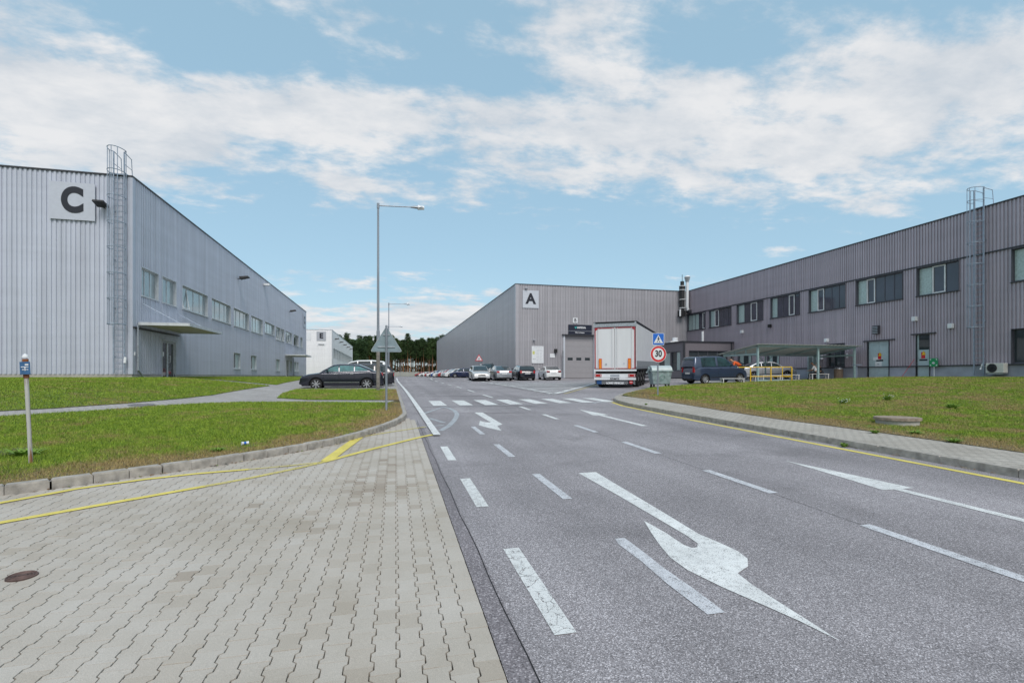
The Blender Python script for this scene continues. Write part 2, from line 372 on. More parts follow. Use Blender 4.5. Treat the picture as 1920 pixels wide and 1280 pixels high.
def off_poly(pts, d):
    o = []
    for i, p in enumerate(pts):
        a = Vector(pts[max(i - 1, 0)]); c = Vector(pts[min(i + 1, len(pts) - 1)]); t = (c - a).normalized()
        o.append((p[0] - t.y * d, p[1] + t.x * d))
    return o
KL = [(-18, 2.0), (-9, 4.55), (-5.6, 6.05), (-4.15, 6.78), (-3.52, 7.22), (-2.94, 7.66), (-2.4, 8.1), (-1.85, 8.65), (-1.35, 9.2), (-.93, 9.75), (-.55, 10.5), (-.25, 11.2), (0, 11.9), (.2, 12.6), (.36, 13.3), (.46, 14), (.5, 14.8), (.5, 20), (.5, 40), (.5, 60), (.5, 110)]
KR = [(8.28, -6), (8.28, 5), (8.24, 9), (8.22, 12), (8.27, 14.8), (8.38, 16.6), (8.6, 17.9), (8.95, 19), (9.5, 20.1), (10.6, 21.6), (12, 23.2), (13.6, 24.7), (15.5, 25.9), (17.5, 26.7), (21, 27.2), (28, 27.4), (34.3, 27.4)]
def kerb(name, pts, d, stone, gap, h0=.0, h1=.12, jit=0, zf=None):
    b = B(); inner = off_poly(pts, d); acc = 0
    for i in range(len(pts) - 1):
        a, c, ia, ic = [Vector(q) for q in (pts[i], pts[i + 1], inner[i], inner[i + 1])]; L = (c - a).length; n = max(1, round(L / stone))
        for k in range(n):
            t0, t1 = k / n + gap / L / 2, (k + 1) / n - gap / L / 2
            q = [a.lerp(c, t0), a.lerp(c, t1), ia.lerp(ic, t1), ia.lerp(ic, t0)]; j = random.uniform(-jit, jit); o = Vector((random.uniform(-jit, jit), random.uniform(-jit, jit)))
            top = []
            ctr = sum(q, Vector((0, 0))) / 4
            for p_ in q:
                pp = p_ + (ctr - p_).normalized() * .015 + o; top.append((pp.x, pp.y, G(p_.x, p_.y) + h1 + j))
            mid = [((p_ + o).x, (p_ + o).y, G(p_.x, p_.y) + h1 - .018 + j) for p_ in q]
            bot = [((p_ + o).x, (p_ + o).y, G(p_.x, p_.y) - .05) for p_ in q]
            b.hexa(bot + mid); b.hexa(mid + top)
    return tag(b.build(name, M_KERB), kind='structure')
kerb('kerb', KL[:16], .13, .42, .012, jit=.006)
kerb('kerb', KL[15:], .10, 1.0, .006, jit=.002, h1=.09)
kerb('kerb', KR, -.15, 1.0, .006, jit=.002)
# dark joint strips under the kerb stones
LI = off_poly(KL, .12); RI = off_poly(KR, -.14)

sheet('path', off_poly(KL, .05) + [(-60, 110), (-60, 2)], .09, M_PATH, kind='structure')
sheet('pavement', off_poly(KR[:9], -.05) + [(9.85, 20.2), (9.95, 17), (9.75, 13.2), (9.7, 11), (9.85, 9.3), (9.95, 7), (9.95, -6)], .115, M_SIDEW, kind='structure')
sheet('paved_yard', [(10.3, 21.6), (12, 23.2), (17.5, 26.7), (28, 27.2), (34.3, 27.2), (34.3, 44.7), (27, 44.7), (21.5, 31.5)], .004, M_PATH, kind='structure')
LAWNS = {
 'L1': LI[:18] + [(.4, 18.3), (-2, 18.9), (-3.5, 19.3), (-4.95, 19.4), (-5.9, 18.6), (-6.9, 16.9), (-7.6, 15.56), (-8.8, 14.2), (-13, 9.3), (-18, 5)],
 'L2': [(-4.3, 21.6), (-4.75, 25), (-4.8, 28.9), (.38, 28.4), (.38, 19.6), (-3, 20.4)],
 'L3': [(-9.34, 15.12), (-8.6, 15.9), (-7.7, 17.5), (-7.0, 19.8), (-6.7, 22), (-6.6, 31.4), (-12.5, 31.4), (-12.5, 29.2), (-45, 29.2), (-45, 9), (-14, 9.8)],
 'L4': [(-12.5, 33.1), (-6.6, 33.1), (-6.9, 37), (-7.4, 48), (-7.4, 84), (-12.5, 84)],
 'L5': [(9.95, -6), (9.95, 7), (9.85, 9.3), (9.7, 11), (9.75, 13.2), (9.95, 17), (9.85, 19.4), (10.1, 20.6)] + off_poly(KR, -.14)[9:] + [(34.3, 27.2), (34.3, -6)],
}
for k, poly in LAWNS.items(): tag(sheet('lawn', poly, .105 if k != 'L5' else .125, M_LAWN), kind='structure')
sheet('lawn', [(-60, 205), (62, 205), (62, 232), (-60, 232)], .05, M_LAWN, kind='structure')

# ---- grass blades (one stuff object)
def inpoly(px, py, poly):
    r = np.zeros(px.shape, bool); n = len(poly)
    for i in range(n):
        x0, y0 = poly[i]; x1, y1 = poly[(i + 1) % n]
        c = ((y0 > py) != (y1 > py)) & (px < (x1 - x0) * (py - y0) / (y1 - y0 + 1e-12) + x0); r ^= c
    return r
def edgedist(px, py, line):
    d = np.full(px.shape, 99.)
    for (x0, y0), (x1, y1) in zip(line, line[1:]):
        L = (x1 - x0) ** 2 + (y1 - y0) ** 2 + 1e-9; t = np.clip(((px - x0) * (x1 - x0) + (py - y0) * (y1 - y0)) / L, 0, 1)
        d = np.minimum(d, np.hypot(px - x0 - t * (x1 - x0), py - y0 - t * (y1 - y0)))
    return d
rng = np.random.default_rng(5)
vs, drys, tones = [], [], []
for k, poly in LAWNS.items():
    xs, ys = np.array(poly).T; x0, x1, y0, y1 = xs.min(), xs.max(), ys.min(), min(ys.max(), 60)
    off = .105 if k != 'L5' else .125
    n = 4000000 if k in ('L1',) else 3000000 if k == 'L5' else 900000
    px, py = rng.uniform(x0, x1, n), rng.uniform(y0, y1, n)
    zc = px * S + py * C; xc = px * C - py * S
    vis = (zc > .3) & (np.abs(xc) < zc * 1.7 + 1) & inpoly(px, py, poly)
    px, py, zc = px[vis], py[vis], zc[vis]
    area = (x1 - x0) * (y1 - y0); dens = n / area
    want = np.clip(4200 * (8 / np.maximum(zc, 5)) ** 1.7, 40, 4200)
    keep = rng.random(len(px)) < want / dens
    px, py, zc = px[keep], py[keep], zc[keep]
    pk = edgedist(px, py, KL if k in ('L1', 'L2') else [(9.95, -6), (9.95, 7), (9.85, 9.3), (9.7, 11), (9.75, 13.2), (9.95, 17), (9.85, 19.4), (12, 23.2)])
    dry = np.clip(.20 - pk * .17, -.02, .2) + (.03 if k == 'L5' else -.035)
    # sparse where dry
    kp = rng.random(len(px)) > dry * 2.2
    px, py, zc, dry = px[kp], py[kp], zc[kp], dry[kp]
    m = len(px); a = rng.uniform(0, 6.283, m); h = rng.uniform(.018, .062, m) * (1 - dry * 1.6) * np.clip(zc / 22, 1, 1.5); wd = .0032 * np.clip(zc / 7, 1, 5) * rng.uniform(.7, 1.4, m)
    lean = rng.uniform(.1, 1.1, m) * h; la = rng.uniform(0, 6.283, m); gz = Gn(px, py) + off - .004
    cx, cy = np.cos(a) * wd, np.sin(a) * wd
    tri = np.stack([np.stack([px - cx, py - cy, gz], 1), np.stack([px + cx, py + cy, gz], 1), np.stack([px + np.cos(la) * lean, py + np.sin(la) * lean, gz + h], 1)], 1)
    vs.append(tri.reshape(-1, 3)); drys.append(np.repeat(dry + rng.normal(0, .035, m), 3)); tn = rng.uniform(.25, .75, m); tones.append(np.stack([tn - .2, tn - .2, tn + .2], 1).ravel())
V = np.concatenate(vs).astype(np.float32); D = np.concatenate(drys).astype(np.float32); nt_ = len(V) // 3
me = bpy.data.meshes.new('grass'); me.vertices.add(len(V)); me.vertices.foreach_set('co', V.ravel())
me.loops.add(len(V)); me.loops.foreach_set('vertex_index', np.arange(len(V), dtype=np.int32)); me.polygons.add(nt_)
me.polygons.foreach_set('loop_start', np.arange(0, len(V), 3, dtype=np.int32)); me.update(calc_edges=True)
at = me.attributes.new('dry', 'FLOAT', 'POINT'); at.data.foreach_set('value', D); a2 = me.attributes.new('tone', 'FLOAT', 'POINT'); a2.data.foreach_set('value', np.concatenate(tones).astype(np.float32)); me.materials.append(M_BLADE)
go = bpy.data.objects.new('grass', me); COL.objects.link(go); tag(go, 'short patchy green lawn grass with dry brown patches by the kerbs', 'grass', kind='stuff')
print('blades', nt_)
# dry attribute on the lawn soil too
for o in [o for o in COL.objects if o.name.startswith('lawn')]:
    mv = np.array([v.co[:2] for v in o.data.vertices]); d = np.minimum(edgedist(mv[:, 0], mv[:, 1], KL), edgedist(mv[:, 0], mv[:, 1], KR) - 1.6)
    a = o.data.attributes.new('dry', 'FLOAT', 'POINT'); a.data.foreach_set('value', np.clip(.20 - np.abs(d) * .17, -.02, .2).astype(np.float32))

# ---- interlocking pavers (real blocks)
def pavers():
    a, bb, e = .126, .163, .0095; verts, faces, tone = [], [], []
    apron = off_poly(KL[:16], .03)
    poly = [(-19, -3)] + apron + [(.52, 14.0), (.72, 13), (.72, -3)]
    pr = np.random.default_rng(3)
    for i in range(0, 78):
        for j in range(4, 84):
            cy = .3 + j * bb + (bb / 2 if i % 2 else 0); cx = -a / 2 - .003 - i * a
            X = xe(cy) + cx
            zc = X * S + cy * C; xcc = X * C - cy * S
            if zc < .8 or abs(xcc) > zc * 1.25 + .4: continue
            if not inpoly(np.array([X]), np.array([cy]), poly)[0]: continue
            w_, q = a / 2 - .0030, bb / 2 - .0013
            rt = [(w_ + e, -q), (w_ + e, -.315 * bb), (w_ - e, -.215 * bb), (w_ - e, .215 * bb), (w_ + e, .315 * bb), (w_ + e, q)]
            if i == 0: rt = [(w_, -q), (w_, q)]
            lf = [(-x, y) for x, y in rt[::-1]] if i else [(-w_ - e, q), (-w_ - e, .315 * bb), (-w_ + e, .215 * bb), (-w_ + e, -.215 * bb), (-w_ - e, -.315 * bb), (-w_ - e, -q)]
            pts = rt + lf
            n = len(pts); k = len(verts); tx, ty, tz = pr.normal(0, .006), pr.normal(0, .006), pr.normal(0, .0009)
            top = [(X + x * .985, cy + y * .99, G(X + x, cy + y) + .004 + tz + x * tx + y * ty) for x, y in pts]
            low = [(X + x, cy + y, G(X + x, cy + y) + .0015 + tz) for x, y in pts]; bot = [(x, y, z - .035) for x, y, z in low]
            verts += top + low + bot; faces.append(tuple(range(k, k + n)))
            for u in range(n):
                v2 = (u + 1) % n
                faces.append((k + u, k + n + u, k + n + v2, k + v2)); faces.append((k + n + u, k + 2 * n + u, k + 2 * n + v2, k + n + v2))
            t = pr.normal(.6, .17) - (.35 if pr.random() < .03 else 0)
            t -= .55 * math.exp(-((X + .15) ** 2 / .35 + (cy - 6.6) ** 2 / 1.6)) * (pr.random() > .3)
            tone += [float(np.clip(t, 0, 1))] * (3 * n)
    me = bpy.data.meshes.new('block_paving'); me.from_pydata(verts, [], faces); me.update()
    at = me.attributes.new('tone', 'FLOAT', 'POINT'); at.data.foreach_set('value', tone); me.materials.append(M_PAV)
    o = bpy.data.objects.new('block_paving', me); COL.objects.link(o); tag(o, kind='structure')
    base = sheet('paving_bed', poly, -.028, M_JOINT, kind='structure'); 
pavers()

# ---- markings (children of the road)
def mark(name, poly, m=M_WHITE, off=.005):
    ym = sum(p[1] for p in poly) / len(poly); return sheet(name, poly, off + min(.03, max(0, ym - 14) * .0012), m, parent=road)
def strip(name, pts, w, m, off=.005, closed=False):
    l, r = off_poly(pts, w / 2), off_poly(pts, -w / 2); return mark(name, l + r[::-1], m, off)
mark('old_edge_strip', [(xe(y) + .002, y) for y in (-5, 1, 3, 6, 9, 12)] + [(.80, 12), (.74, 9), (.71, 6), (.70, 3), (.69, 1), (.68, -5)], M_ASPH2, .002)
crk = [(.68 + .008 * math.sin(i * 1.7) + .0012 * i, i * .5) for i in range(0, 28)]
strip('edge_crack', crk, .007, M_DARK, .0045)
mark('edge_line', [(.89, 10.45), (1.04, 10.45), (1.0, 25), (.9, 40), (.78, 110), (.62, 110), (.75, 40), (.85, 25)], M_WHITE)
for y0 in (7.8, 5.2, 2.65): mark('edge_dash', [(.89, y0), (1.02, y0), (1.03, y0 + 1.33), (.90, y0 + 1.33)], M_CRACK if y0 < 7 else M_WHITE)
for y0 in (0.0, -2.6): mark('edge_dash', [(.89, y0), (1.02, y0), (1.03, y0 + 1.33), (.90, y0 + 1.33)])
for y0 in (10.55, 7.9, 5.3): mark('faded_dash', [(1.88, y0), (1.99, y0), (2.0, y0 + 1.3), (1.89, y0 + 1.3)], M_WORN)
mark('faded_dash', [(1.86, 2.66), (1.98, 2.66), (1.985, 2.95), (1.97, 3.35), (1.98, 3.7), (1.98, 4.0), (1.89, 4.0), (1.86, 3.87), (1.87, 3.5), (1.85, 3.1)], M_WORN)
for y0 in (2.53, 5.02, 7.68, 10.38, 13.07, 15.8, 21.7, 26.4, 31.0, 35.7, 40.5, 45.5, 50.5, 55.5, 60.5, 66, 72, 78, 84):
    d = 1.3 if y0 < 20 else 2.4
    x = 4.27 + .012 * min(y0, 12) - max(0, y0 - 17) * .008
    mark('centre_dash', [(x - .005, y0), (x + .12, y0), (x + .125, y0 + d), (x, y0 + d)], M_WHITE if y0 > 12 else M_WORN)
crk2 = [(4.30 + .01 * math.sin(i * 2.1) + .012 * min(i * .5, 12), i * .5) for i in range(4, 22)]
strip('centre_crack', crk2, .005, M_DARK, .0035)
for i, x in enumerate((1.53, 2.46, 3.38, 4.33, 5.32, 6.33, 7.33, 8.32)):
    y0, y1 = 17.9 + max(0, i - 2) * .13, 20.3 + i * .09
    mark('crossing_bar', [(x, y0), (x + .48 + .01 * i, y0 + .04), (x + .48 + .01 * i, y1), (x, y1 - .03)])
arc = [(1.80, 17.55), (1.97, 16.9), (2.03, 16), (1.98, 15), (1.84, 14.1), (1.66, 13.2), (1.4, 12.1), (1.12, 11.3)]
strip('faded_arc', arc, .13, M_FAINT)
strip('faded_line', [(.98, 15.1), (1.45, 16.4), (1.85, 17.5)], .10, M_FAINT, .0055)
strip('faded_line', [(1.08, 13.9), (1.36, 12.8)], .11, M_FAINT, .0055); strip('faded_line', [(.8, 12.05), (1.3, 12.3)], .11, M_FAINT, .0055)
TN = [(2.54, 6.52), (2.80, 6.54), (2.76, 5.73), (2.71, 4.64), (2.67, 3.95), (2.70, 3.78), (2.735, 3.52), (2.70, 3.36), (2.60, 3.23), (2.44, 3.14), (2.41, 2.95), (2.40, 2.71), (2.395, 2.46), (2.385, 2.24), (2.34, 2.47), (2.28, 2.67), (2.19, 2.95), (2.12, 3.27), (2.125, 3.51), (2.18, 3.75), (2.26, 4.03), (2.38, 4.4), (2.40, 4.05), (2.385, 3.74), (2.41, 3.66), (2.46, 3.66), (2.52, 3.74), (2.54, 3.95), (2.55, 5.31)]
mark('turn_arrow', TN)
mark('turn_arrow', [(2.55, 15.28), (2.80, 15.28), (2.74, 12.2), (2.54, 11.9), (2.45, 11.0), (2.28, 11.5), (2.13, 12.15), (2.33, 13.05), (2.40, 12.7), (2.53, 12.6)])
SN = [(6.06, 6.7), (6.16, 5.94), (6.22, 5.4), (6.27, 4.85), (6.09, 4.85), (6.08, 2.2), (5.96, 2.2), (5.96, 4.85), (5.80, 4.85), (5.89, 5.39), (5.97, 5.94)]
mark('straight_arrow', SN); mark('straight_arrow', [(6.14, 15.75), (6.37, 13.9), (6.15, 13.85), (6.16, 11.2), (6.0, 11.2), (6.0, 13.8), (5.84, 13.8)])
strip('yellow_line', [(8.62, 18.5), (8.25, 16.8), (8.12, 14.7), (8.0, 12), (7.95, 9), (7.93, 6), (7.92, -4)], .13, M_YEL)
strip('white_line', [(8.5, 19.0), (7.7, 18.2)], .12, M_WORN)
tri = [(8.05, 24.2), (8.25, 33), (8.2, 44.5), (10.2, 43.6), (16.1, 38.3)]
strip('hatched_island_edge', [(8.02, 24), (8.2, 33), (8.15, 45)], .18, M_WHITE)
strip('hatched_island_edge', [(8.08, 24.1), (12.2, 30.6), (16.2, 37.4)], .26, M_WHITE, .0055); strip('hatched_island_edge', [(8.6, 24.1), (12.6, 30.3), (16.6, 36.9)], .10, M_YELOLD, .0055)
strip('hatched_island_edge', [(8.2, 45.3), (12, 42), (16.3, 38.0)], .14, M_WHITE)
for i in range(7):
    t = (i + 1) / 8; a0 = (8.18, 24.2 + t * 20); a1 = (8.1 + 8 * t, 24.1 + 13.4 * t)
    strip('hatched_island_stripe', [a0, ((a0[0] + a1[0]) / 2, (a0[1] + a1[1]) / 2 - .01), a1], .5, M_WHITE)
for i in range(16): mark('island_dash', [(7.78, 24 + i * 1.2), (7.88, 24 + i * 1.2), (7.90, 24.6 + i * 1.2), (7.80, 24.6 + i * 1.2)])
for x in (7.3, 9.6, 11.8, 14.2, 16.6): strip('bay_line', [(x, 44.9), (x, 47), (x, 49.8)], .1, M_WHITE)
for y in (74, 76.8, 80, 83, 86, 89.6, 93): strip('bay_line', [(8.6, y), (11, y), (13.2, y)], .1, M_WHITE)
strip('tar_seam', [(.66, 17.5), (2.5, 17.46), (4.6, 17.5)], .05, M_ASPH2); strip('tar_seam', [(.66, 15.3), (2.5, 15.1), (4.3, 15)], .09, M_ASPH2, .003)
strip('tar_seam', [(.66, 23.5), (2.5, 23.4), (4.3, 23.3)], .12, M_ASPH2, .003); strip('yellow_remnant', [(1.1, 17.66), (4, 17.7), (8.2, 18.1)], .05, M_FAINT, .0062)
# yellow lines over the block paving (same plane as the pavers, just above)
pv = empty('paving_lines', (0, 0, 0)); pv['kind'] = 'structure'
def pl(pts, w=.07, m=M_YEL, off=.0115):
    w *= 1.35
    l, r = off_poly(pts, w / 2), off_poly(pts, -w / 2); o = sheet('yellow_line', l + r[::-1], off, m, parent=pv); return o
pl([(-5.5, 5.2), (-4.0, 6.38), (-3.55, 6.95), (-3.0, 7.33), (-2.5, 7.55), (-1.9, 7.70)], .07); pl([(-1.9, 7.70), (-1.4, 7.85), (-.96, 8.05)], .05, M_YELOLD)
pl([(-5, 4.4), (-3.5, 5.62), (-2.6, 6.38), (-2.15, 6.76)], .075); pl([(-2.15, 6.76), (-1.76, 7.1), (-1.3, 7.6), (-.96, 8.02)], .07, M_YELOLD)
pl([(-.96, 8.03), (-.3, 9.05), (.28, 9.87), (.62, 10.35), (.9, 10.66)], .08, off=.0125)
pl([(-.92, 8.12), (-.8, 9.0), (-.58, 10.55)], .13, off=.0135); pl([(-.56, 10.6), (0, 11.2), (.62, 11.8), (.85, 12.0)], .06, M_YELOLD, .0125)

# leaves and grit gathered along the kerbs, tufts at the lawn edge
def debris():
    rg = random.Random(4); k = B()
    runs = [(KR[:9], .06, -.02, 420, .0), (KL[:15], .05, -.02, 160, .0), ([(9.9, 2), (9.85, 9), (9.75, 13), (9.9, 17)], -.12, .12, 240, .12)]
    for pts, a, b_, n, off in runs:
        for _ in range(n):
            i = rg.randrange(len(pts) - 1); t = rg.random(); x = pts[i][0] + (pts[i + 1][0] - pts[i][0]) * t; y = pts[i][1] + (pts[i + 1][1] - pts[i][1]) * t
            d = (Vector(pts[i + 1]) - Vector(pts[i])).normalized(); o = rg.uniform(b_, a) if off else -abs(rg.gauss(0, .05)) * (1 if pts is KL[:15] else -1)
            if pts[0] == KL[0]: o = -abs(rg.gauss(0, .035)) - .005
            elif not off: o = abs(rg.gauss(0, .06)) + .01
            x += -d.y * o; y += d.x * o; z = G(x, y) + off + .012; r_ = rg.uniform(.006, .022); q = rg.uniform(0, 6.28)
            k.face([(x + math.cos(q + w_) * r_ * e, y + math.sin(q + w_) * r_ * e, z + rg.uniform(0, .012)) for w_, e in ((0, 1.4), (1.6, .7), (3.14, 1.3), (4.7, .6))], rg.choice((0, 0, 1, 2)))
    o = k.build('leaf_litter', [mat('dead_leaf', (.20, .10, .04), .9, var=.4), mat('dry_leaf_pale', (.45, .36, .22), .9, var=.3), mat('leaf_green', (.12, .18, .03), .8)], fix=False)
    tag(o, 'fallen leaves and grit gathered along the kerbs', 'leaf litter', kind='stuff')
debris()
def weed(x, y, r_, h, lab, off, flower=False):
    rg = random.Random(int(x * 100 + y * 10)); root = empty('weed', (x, y, G(x, y) + off)); k = B(); f = B()
    for _ in range(90):
        a = rg.uniform(0, 6.28); l = rg.uniform(.4, 1) * h; d = rg.uniform(.1, 1) * r_; w_ = .006 + r_ * .03; ox, oy = math.cos(a), math.sin(a)
        p0 = Vector((ox * d * .3, oy * d * .3, 0)); p1 = Vector((ox * d * .8, oy * d * .8, l * .7)); p2 = Vector((ox * d * 1.2, oy * d * 1.2, l * rg.uniform(.5, 1))); s_ = Vector((-oy, ox, 0)) * w_
        k.face([p0 - s_, p0 + s_, p1 + s_, p1 - s_]); k.face([p1 - s_, p1 + s_, p2])
        if flower and rg.random() < .3: f.tube([p2, p2 + Vector((0, 0, .012))], .014, 6)
    k.build('leaves', mat('weed_green', (.16, .28, .03), .7, var=.35, scale=12), root, fix=False)
    if flower: f.build('flower', M_SIGNW, root, fix=False)
    tag(root, lab, 'weed')

# ------------------------------------------------------------------ buildings
def frame(org, d, n):
    org, d, n = Vector(org), Vector(d), Vector(n)
    return lambda s, z, o=0: tuple(org + d * s + n * o + Vector((0, 0, z)))
def cladding(P, L, z0, z1, openings, pitch, depth, s0=0.0):
    b = B(); a = pitch
    prof = [(0, 1), (.46, 1), (.53, 0), (.93, 0), (1.0, 1)]
    def d(s):
        f = (s / a) % 1.0
        for (p, u), (q, v) in zip(prof, prof[1:]):
            if f <= q + 1e-9: return depth * (u + (v - u) * (f - p) / (q - p))
        return depth
    bp = set([s0, L])
    k = math.floor(s0 / a)
    while k * a < L:
        for p, _ in prof[:-1]:
            s = (k + p) * a
            if s0 < s < L: bp.add(round(s, 5))
        k += 1
    for o in openings:
        for s in o[:2]:
            if s0 < s < L: bp.add(s)
    bp = sorted(bp)
    for u, v in zip(bp, bp[1:]):
        if v - u < 1e-6: continue
        m = (u + v) / 2; cut = sorted([(o[2], o[3]) for o in openings if o[0] - 1e-6 <= m <= o[1] + 1e-6]); z = z0
        du, dv = d(u + 1e-6), d(v - 1e-6)
        for c0, c1 in cut + [(z1, z1)]:
            if c0 > z + 1e-6: b.face([P(u, z, du), P(v, z, dv), P(v, c0, dv), P(u, c0, du)])
            z = max(z, c1)
    return b
def window(P, root, s0, s1, z0, z1, panes, fm, gm, depth, rec=.10, name='window', white=None, sill=True, curtains=(), fw=.06, tilt=None):
    """frame mesh > panes; white = index of an opening sash framed in white"""
    f = B(); g = B(); c = B(); D = -rec
    # reveal lining
    f.pbox(P, s0 - .03, s0, z0, z1, D - .06, depth + .004); f.pbox(P, s1, s1 + .03, z0, z1, D - .06, depth + .004)
    f.pbox(P, s0 - .03, s1 + .03, z1, z1 + .03, D - .06, depth + .02); f.pbox(P, s0 - .03, s1 + .03, z0 - .03, z0, D - .06, depth + .004)
    f.pbox(P, s0, s1, z1 - fw, z1, D - .05, D); f.pbox(P, s0, s1, z0, z0 + fw, D - .05, D)
    W = (s1 - s0) / panes; fr = None
    for i in range(panes + 1):
        x = s0 + i * W; a = max(s0, x - fw / 2); e = min(s1, x + fw / 2)
        f.pbox(P, a, e, z0 + fw, z1 - fw, D - .05, D - .002)
    for i in range(panes):
        (c if i in curtains else g).pbox(P, s0 + i * W + .01, s0 + (i + 1) * W - .01, z0 + .02, z1 - .02, D - .045, D - .025)
    w_ = f.build(name, fm, root)
    if g.f: g.build('pane', gm, w_)
    if c.f: c.build('curtained_pane', M_CURT, w_)
    if white is not None:
        h = B(); a, e = s0 + white * W + .02, s0 + (white + 1) * W - .02; t = .075
        for q in ((a, a + t, z0 + .03, z1 - .03), (e - t, e, z0 + .03, z1 - .03), (a + t, e - t, z0 + .03, z0 + .03 + t), (a + t, e - t, z1 - .03 - t, z1 - .03)): h.pbox(P, q[0], q[1], q[2], q[3], D - .03, D + .03)
        h.build('sash', M_WFRAME, w_)
    if tilt is not None:
        h = B(); a, e = s0 + tilt * W + .03, s0 + (tilt + 1) * W - .03; t = .06
        def PT(s, z, o=0): return P(s, z, o + D + .02 - (z - z0) * .16)
        for q in ((a, a + t, z0 + .03, z1 - .04), (e - t, e, z0 + .03, z1 - .04), (a + t, e - t, z0 + .03, z0 + .09), (a + t, e - t, z1 - .1, z1 - .04)): h.pbox(PT, q[0], q[1], q[2], q[3], .14, .18)
        h.build('sash', M_WFRAME, w_)
    if sill: B().pbox(P, s0 - .06, s1 + .06, z0 - .07, z0 - .032, -.05, depth + .07).build('sill', M_TRIM if fm is M_DFRAME else M_FRAME, w_)
    return w_
def ladder(P, root, s, ztop, zbot, cage0, m, wd=.46, off=.22, rung=.28, hoop=1.25, rise=1.15, r=.36):
    L = B()
    for q in (-wd / 2, wd / 2): L.pbox(P, s + q - .025, s + q + .025, zbot, ztop + rise, off - .03, off + .03)
    z = zbot + .2
    while z < ztop + .1: L.tube([P(s - wd / 2, z, off), P(s + wd / 2, z, off)], .018, 5); z += rung
    z = zbot + .8
    while z < ztop:
        for q in (-wd / 2, wd / 2): L.pbox(P, s + q - .015, s + q + .015, z, z + .05, 0, off)
        z += 2.4
    l = L.build('ladder', m, root)
    c = B(); n = 10
    def hp(z):
        pts = [P(s + wd / 2 + .02, z, off)] + [P(s + math.cos(math.pi * i / n) * r, z, off + .12 + math.sin(math.pi * i / n) * .62) for i in range(n + 1)] + [P(s - wd / 2 - .02, z, off)]
        c.tube(pts, .021, 5)
    z = cage0; zs = []
    while z < ztop + rise - .3: zs.append(z); z += hoop
    zs.append(ztop + rise)
    for z in zs: hp(z)
    for i in (0, 3, 5, 7, 10):
        t = math.pi * i / n; p = (s + math.cos(t) * r, off + .12 + math.sin(t) * .62)
        c.tube([P(p[0], cage0, p[1]), P(p[0], ztop + rise, p[1])], .018, 5)
    c.build('cage', m, l)
    h = B()   # walk-through handrails and step at the roof edge
    for q in (-wd / 2, wd / 2):
        h.tube([P(s + q, ztop + rise, off), P(s + q, ztop + rise - .08, -.5), P(s + q, ztop + .02, -.62)], .02, 6); h.tube([P(s + q, ztop + .55, off), P(s + q, ztop + .55, -.55)], .014, 5)
    h.pbox(P, s - wd / 2 - .1, s + wd / 2 + .25, ztop + .03, ztop + .09, -.5, off - .05)
    h.build('roof_handrail', m, l)
    return l
def floodlight(P, root, s, z, k=1.0, m=M_BLACK):
    f = B(); f.tube([P(s, z, 0), P(s, z, .18 * k)], .03, 6)
    a = [P(s - .24 * k, z - .02, .18 * k), P(s + .24 * k, z - .02, .18 * k), P(s + .24 * k, z + .12 * k, .70 * k), P(s - .24 * k, z + .12 * k, .70 * k)]
    t = [P(s - .20 * k, z + .14 * k, .15 * k), P(s + .20 * k, z + .14 * k, .15 * k), P(s + .22 * k, z + .20 * k, .68 * k), P(s - .22 * k, z + .20 * k, .68 * k)]
    f.hexa(a + t); return f.build('floodlight', m, root)
def panel_letter(P, root, s0, s1, z0, z1, ch, rotz, col, ink=M_INK, d=.125, size=None, name='letter_sign', bold=.05, sx=1):
    b = B().pbox(P, s0, s1, z0, z1, d - .03, d).build(name, col, root)
    q = text(ch, size or (z1 - z0) * .92, ink, b, P((s0 + s1) / 2, (z0 + z1) / 2, d + .012), (R(90), 0, rotz), bold, sx=sx)
    return b
FZ = 1.3
def hall(name, label, loc, cat='warehouse'):
    r = empty(name, (loc[0], loc[1], FZ)); tag(r, label, cat); return r

# ---- hall C on the left
c_root = hall('warehouse_c', 'pale blue-grey ribbed warehouse with a large letter C, on the left of the road', (-12.57, 29.2))
H = 10.2
PS = frame((0, 0, 0), (0, 1, 0), (1, 0, 0))            # side wall, s = distance from the near corner
PF = frame((0, 0, 0), (-1, 0, 0), (0, -1, 0))          # front wall, s = distance left from the corner
X0, Y0 = -12.57, 29.2
def YC_(u): xc = (u - 960) / 945; z = X0 / (xc * C + S); return z * (C - xc * S) - Y0
wins = []
for u0, u1, n, kw in ((264, 295.3, 3, {}), (303, 329, 2, {}), (340.5, 388, 4, dict(tilt=0)), (396, 431.5, 4, {}), (437.5, 465.6, 4, {}), (470.3, 491.6, 4, {}), (496, 514, 3, dict(z0=4.75)), (517, 525, 2, dict(tilt=0)), (526, 532, 2, dict(tilt=1)), (535, 547, 3, dict(tilt=1)), (550, 559, 3, dict(dark=1)), (562.5, 566.6, 2, {})):
    wins.append((YC_(u0), YC_(u1), kw.pop('z0', 4.43), 5.88, n, kw))
low = [(YC_(a), YC_(b_), .84, 2.15, 2, {}) for a, b_ in ((437.2, 449.5), (469.7, 479.8), (516.8, 523.7), (543.6, 547), (549.5, 555.0), (556.4, 559))]
d1 = (YC_(303), YC_(328), 0, 2.2); d2 = (YC_(536), YC_(541), 0, 2.2)
op = [w_[:4] for w_ in wins + low] + [d1, d2]
SL = 54.9
cladding(PS, SL, .3, H, op, .20, .045).build('side_wall', M_CLADC, c_root)
cladding(PF, 40, .3, H, [], .20, .045).build('front_wall', M_CLADC, c_root)
B().pbox(PS, -.05, .16, .3, H, -.02, .055).pbox(PF, .0, .16, .3, H, .0, .06).build('corner_trim', M_CLADC, c_root)
pb = B(); segs = [0, d1[0], d1[1], d2[0], d2[1], SL]
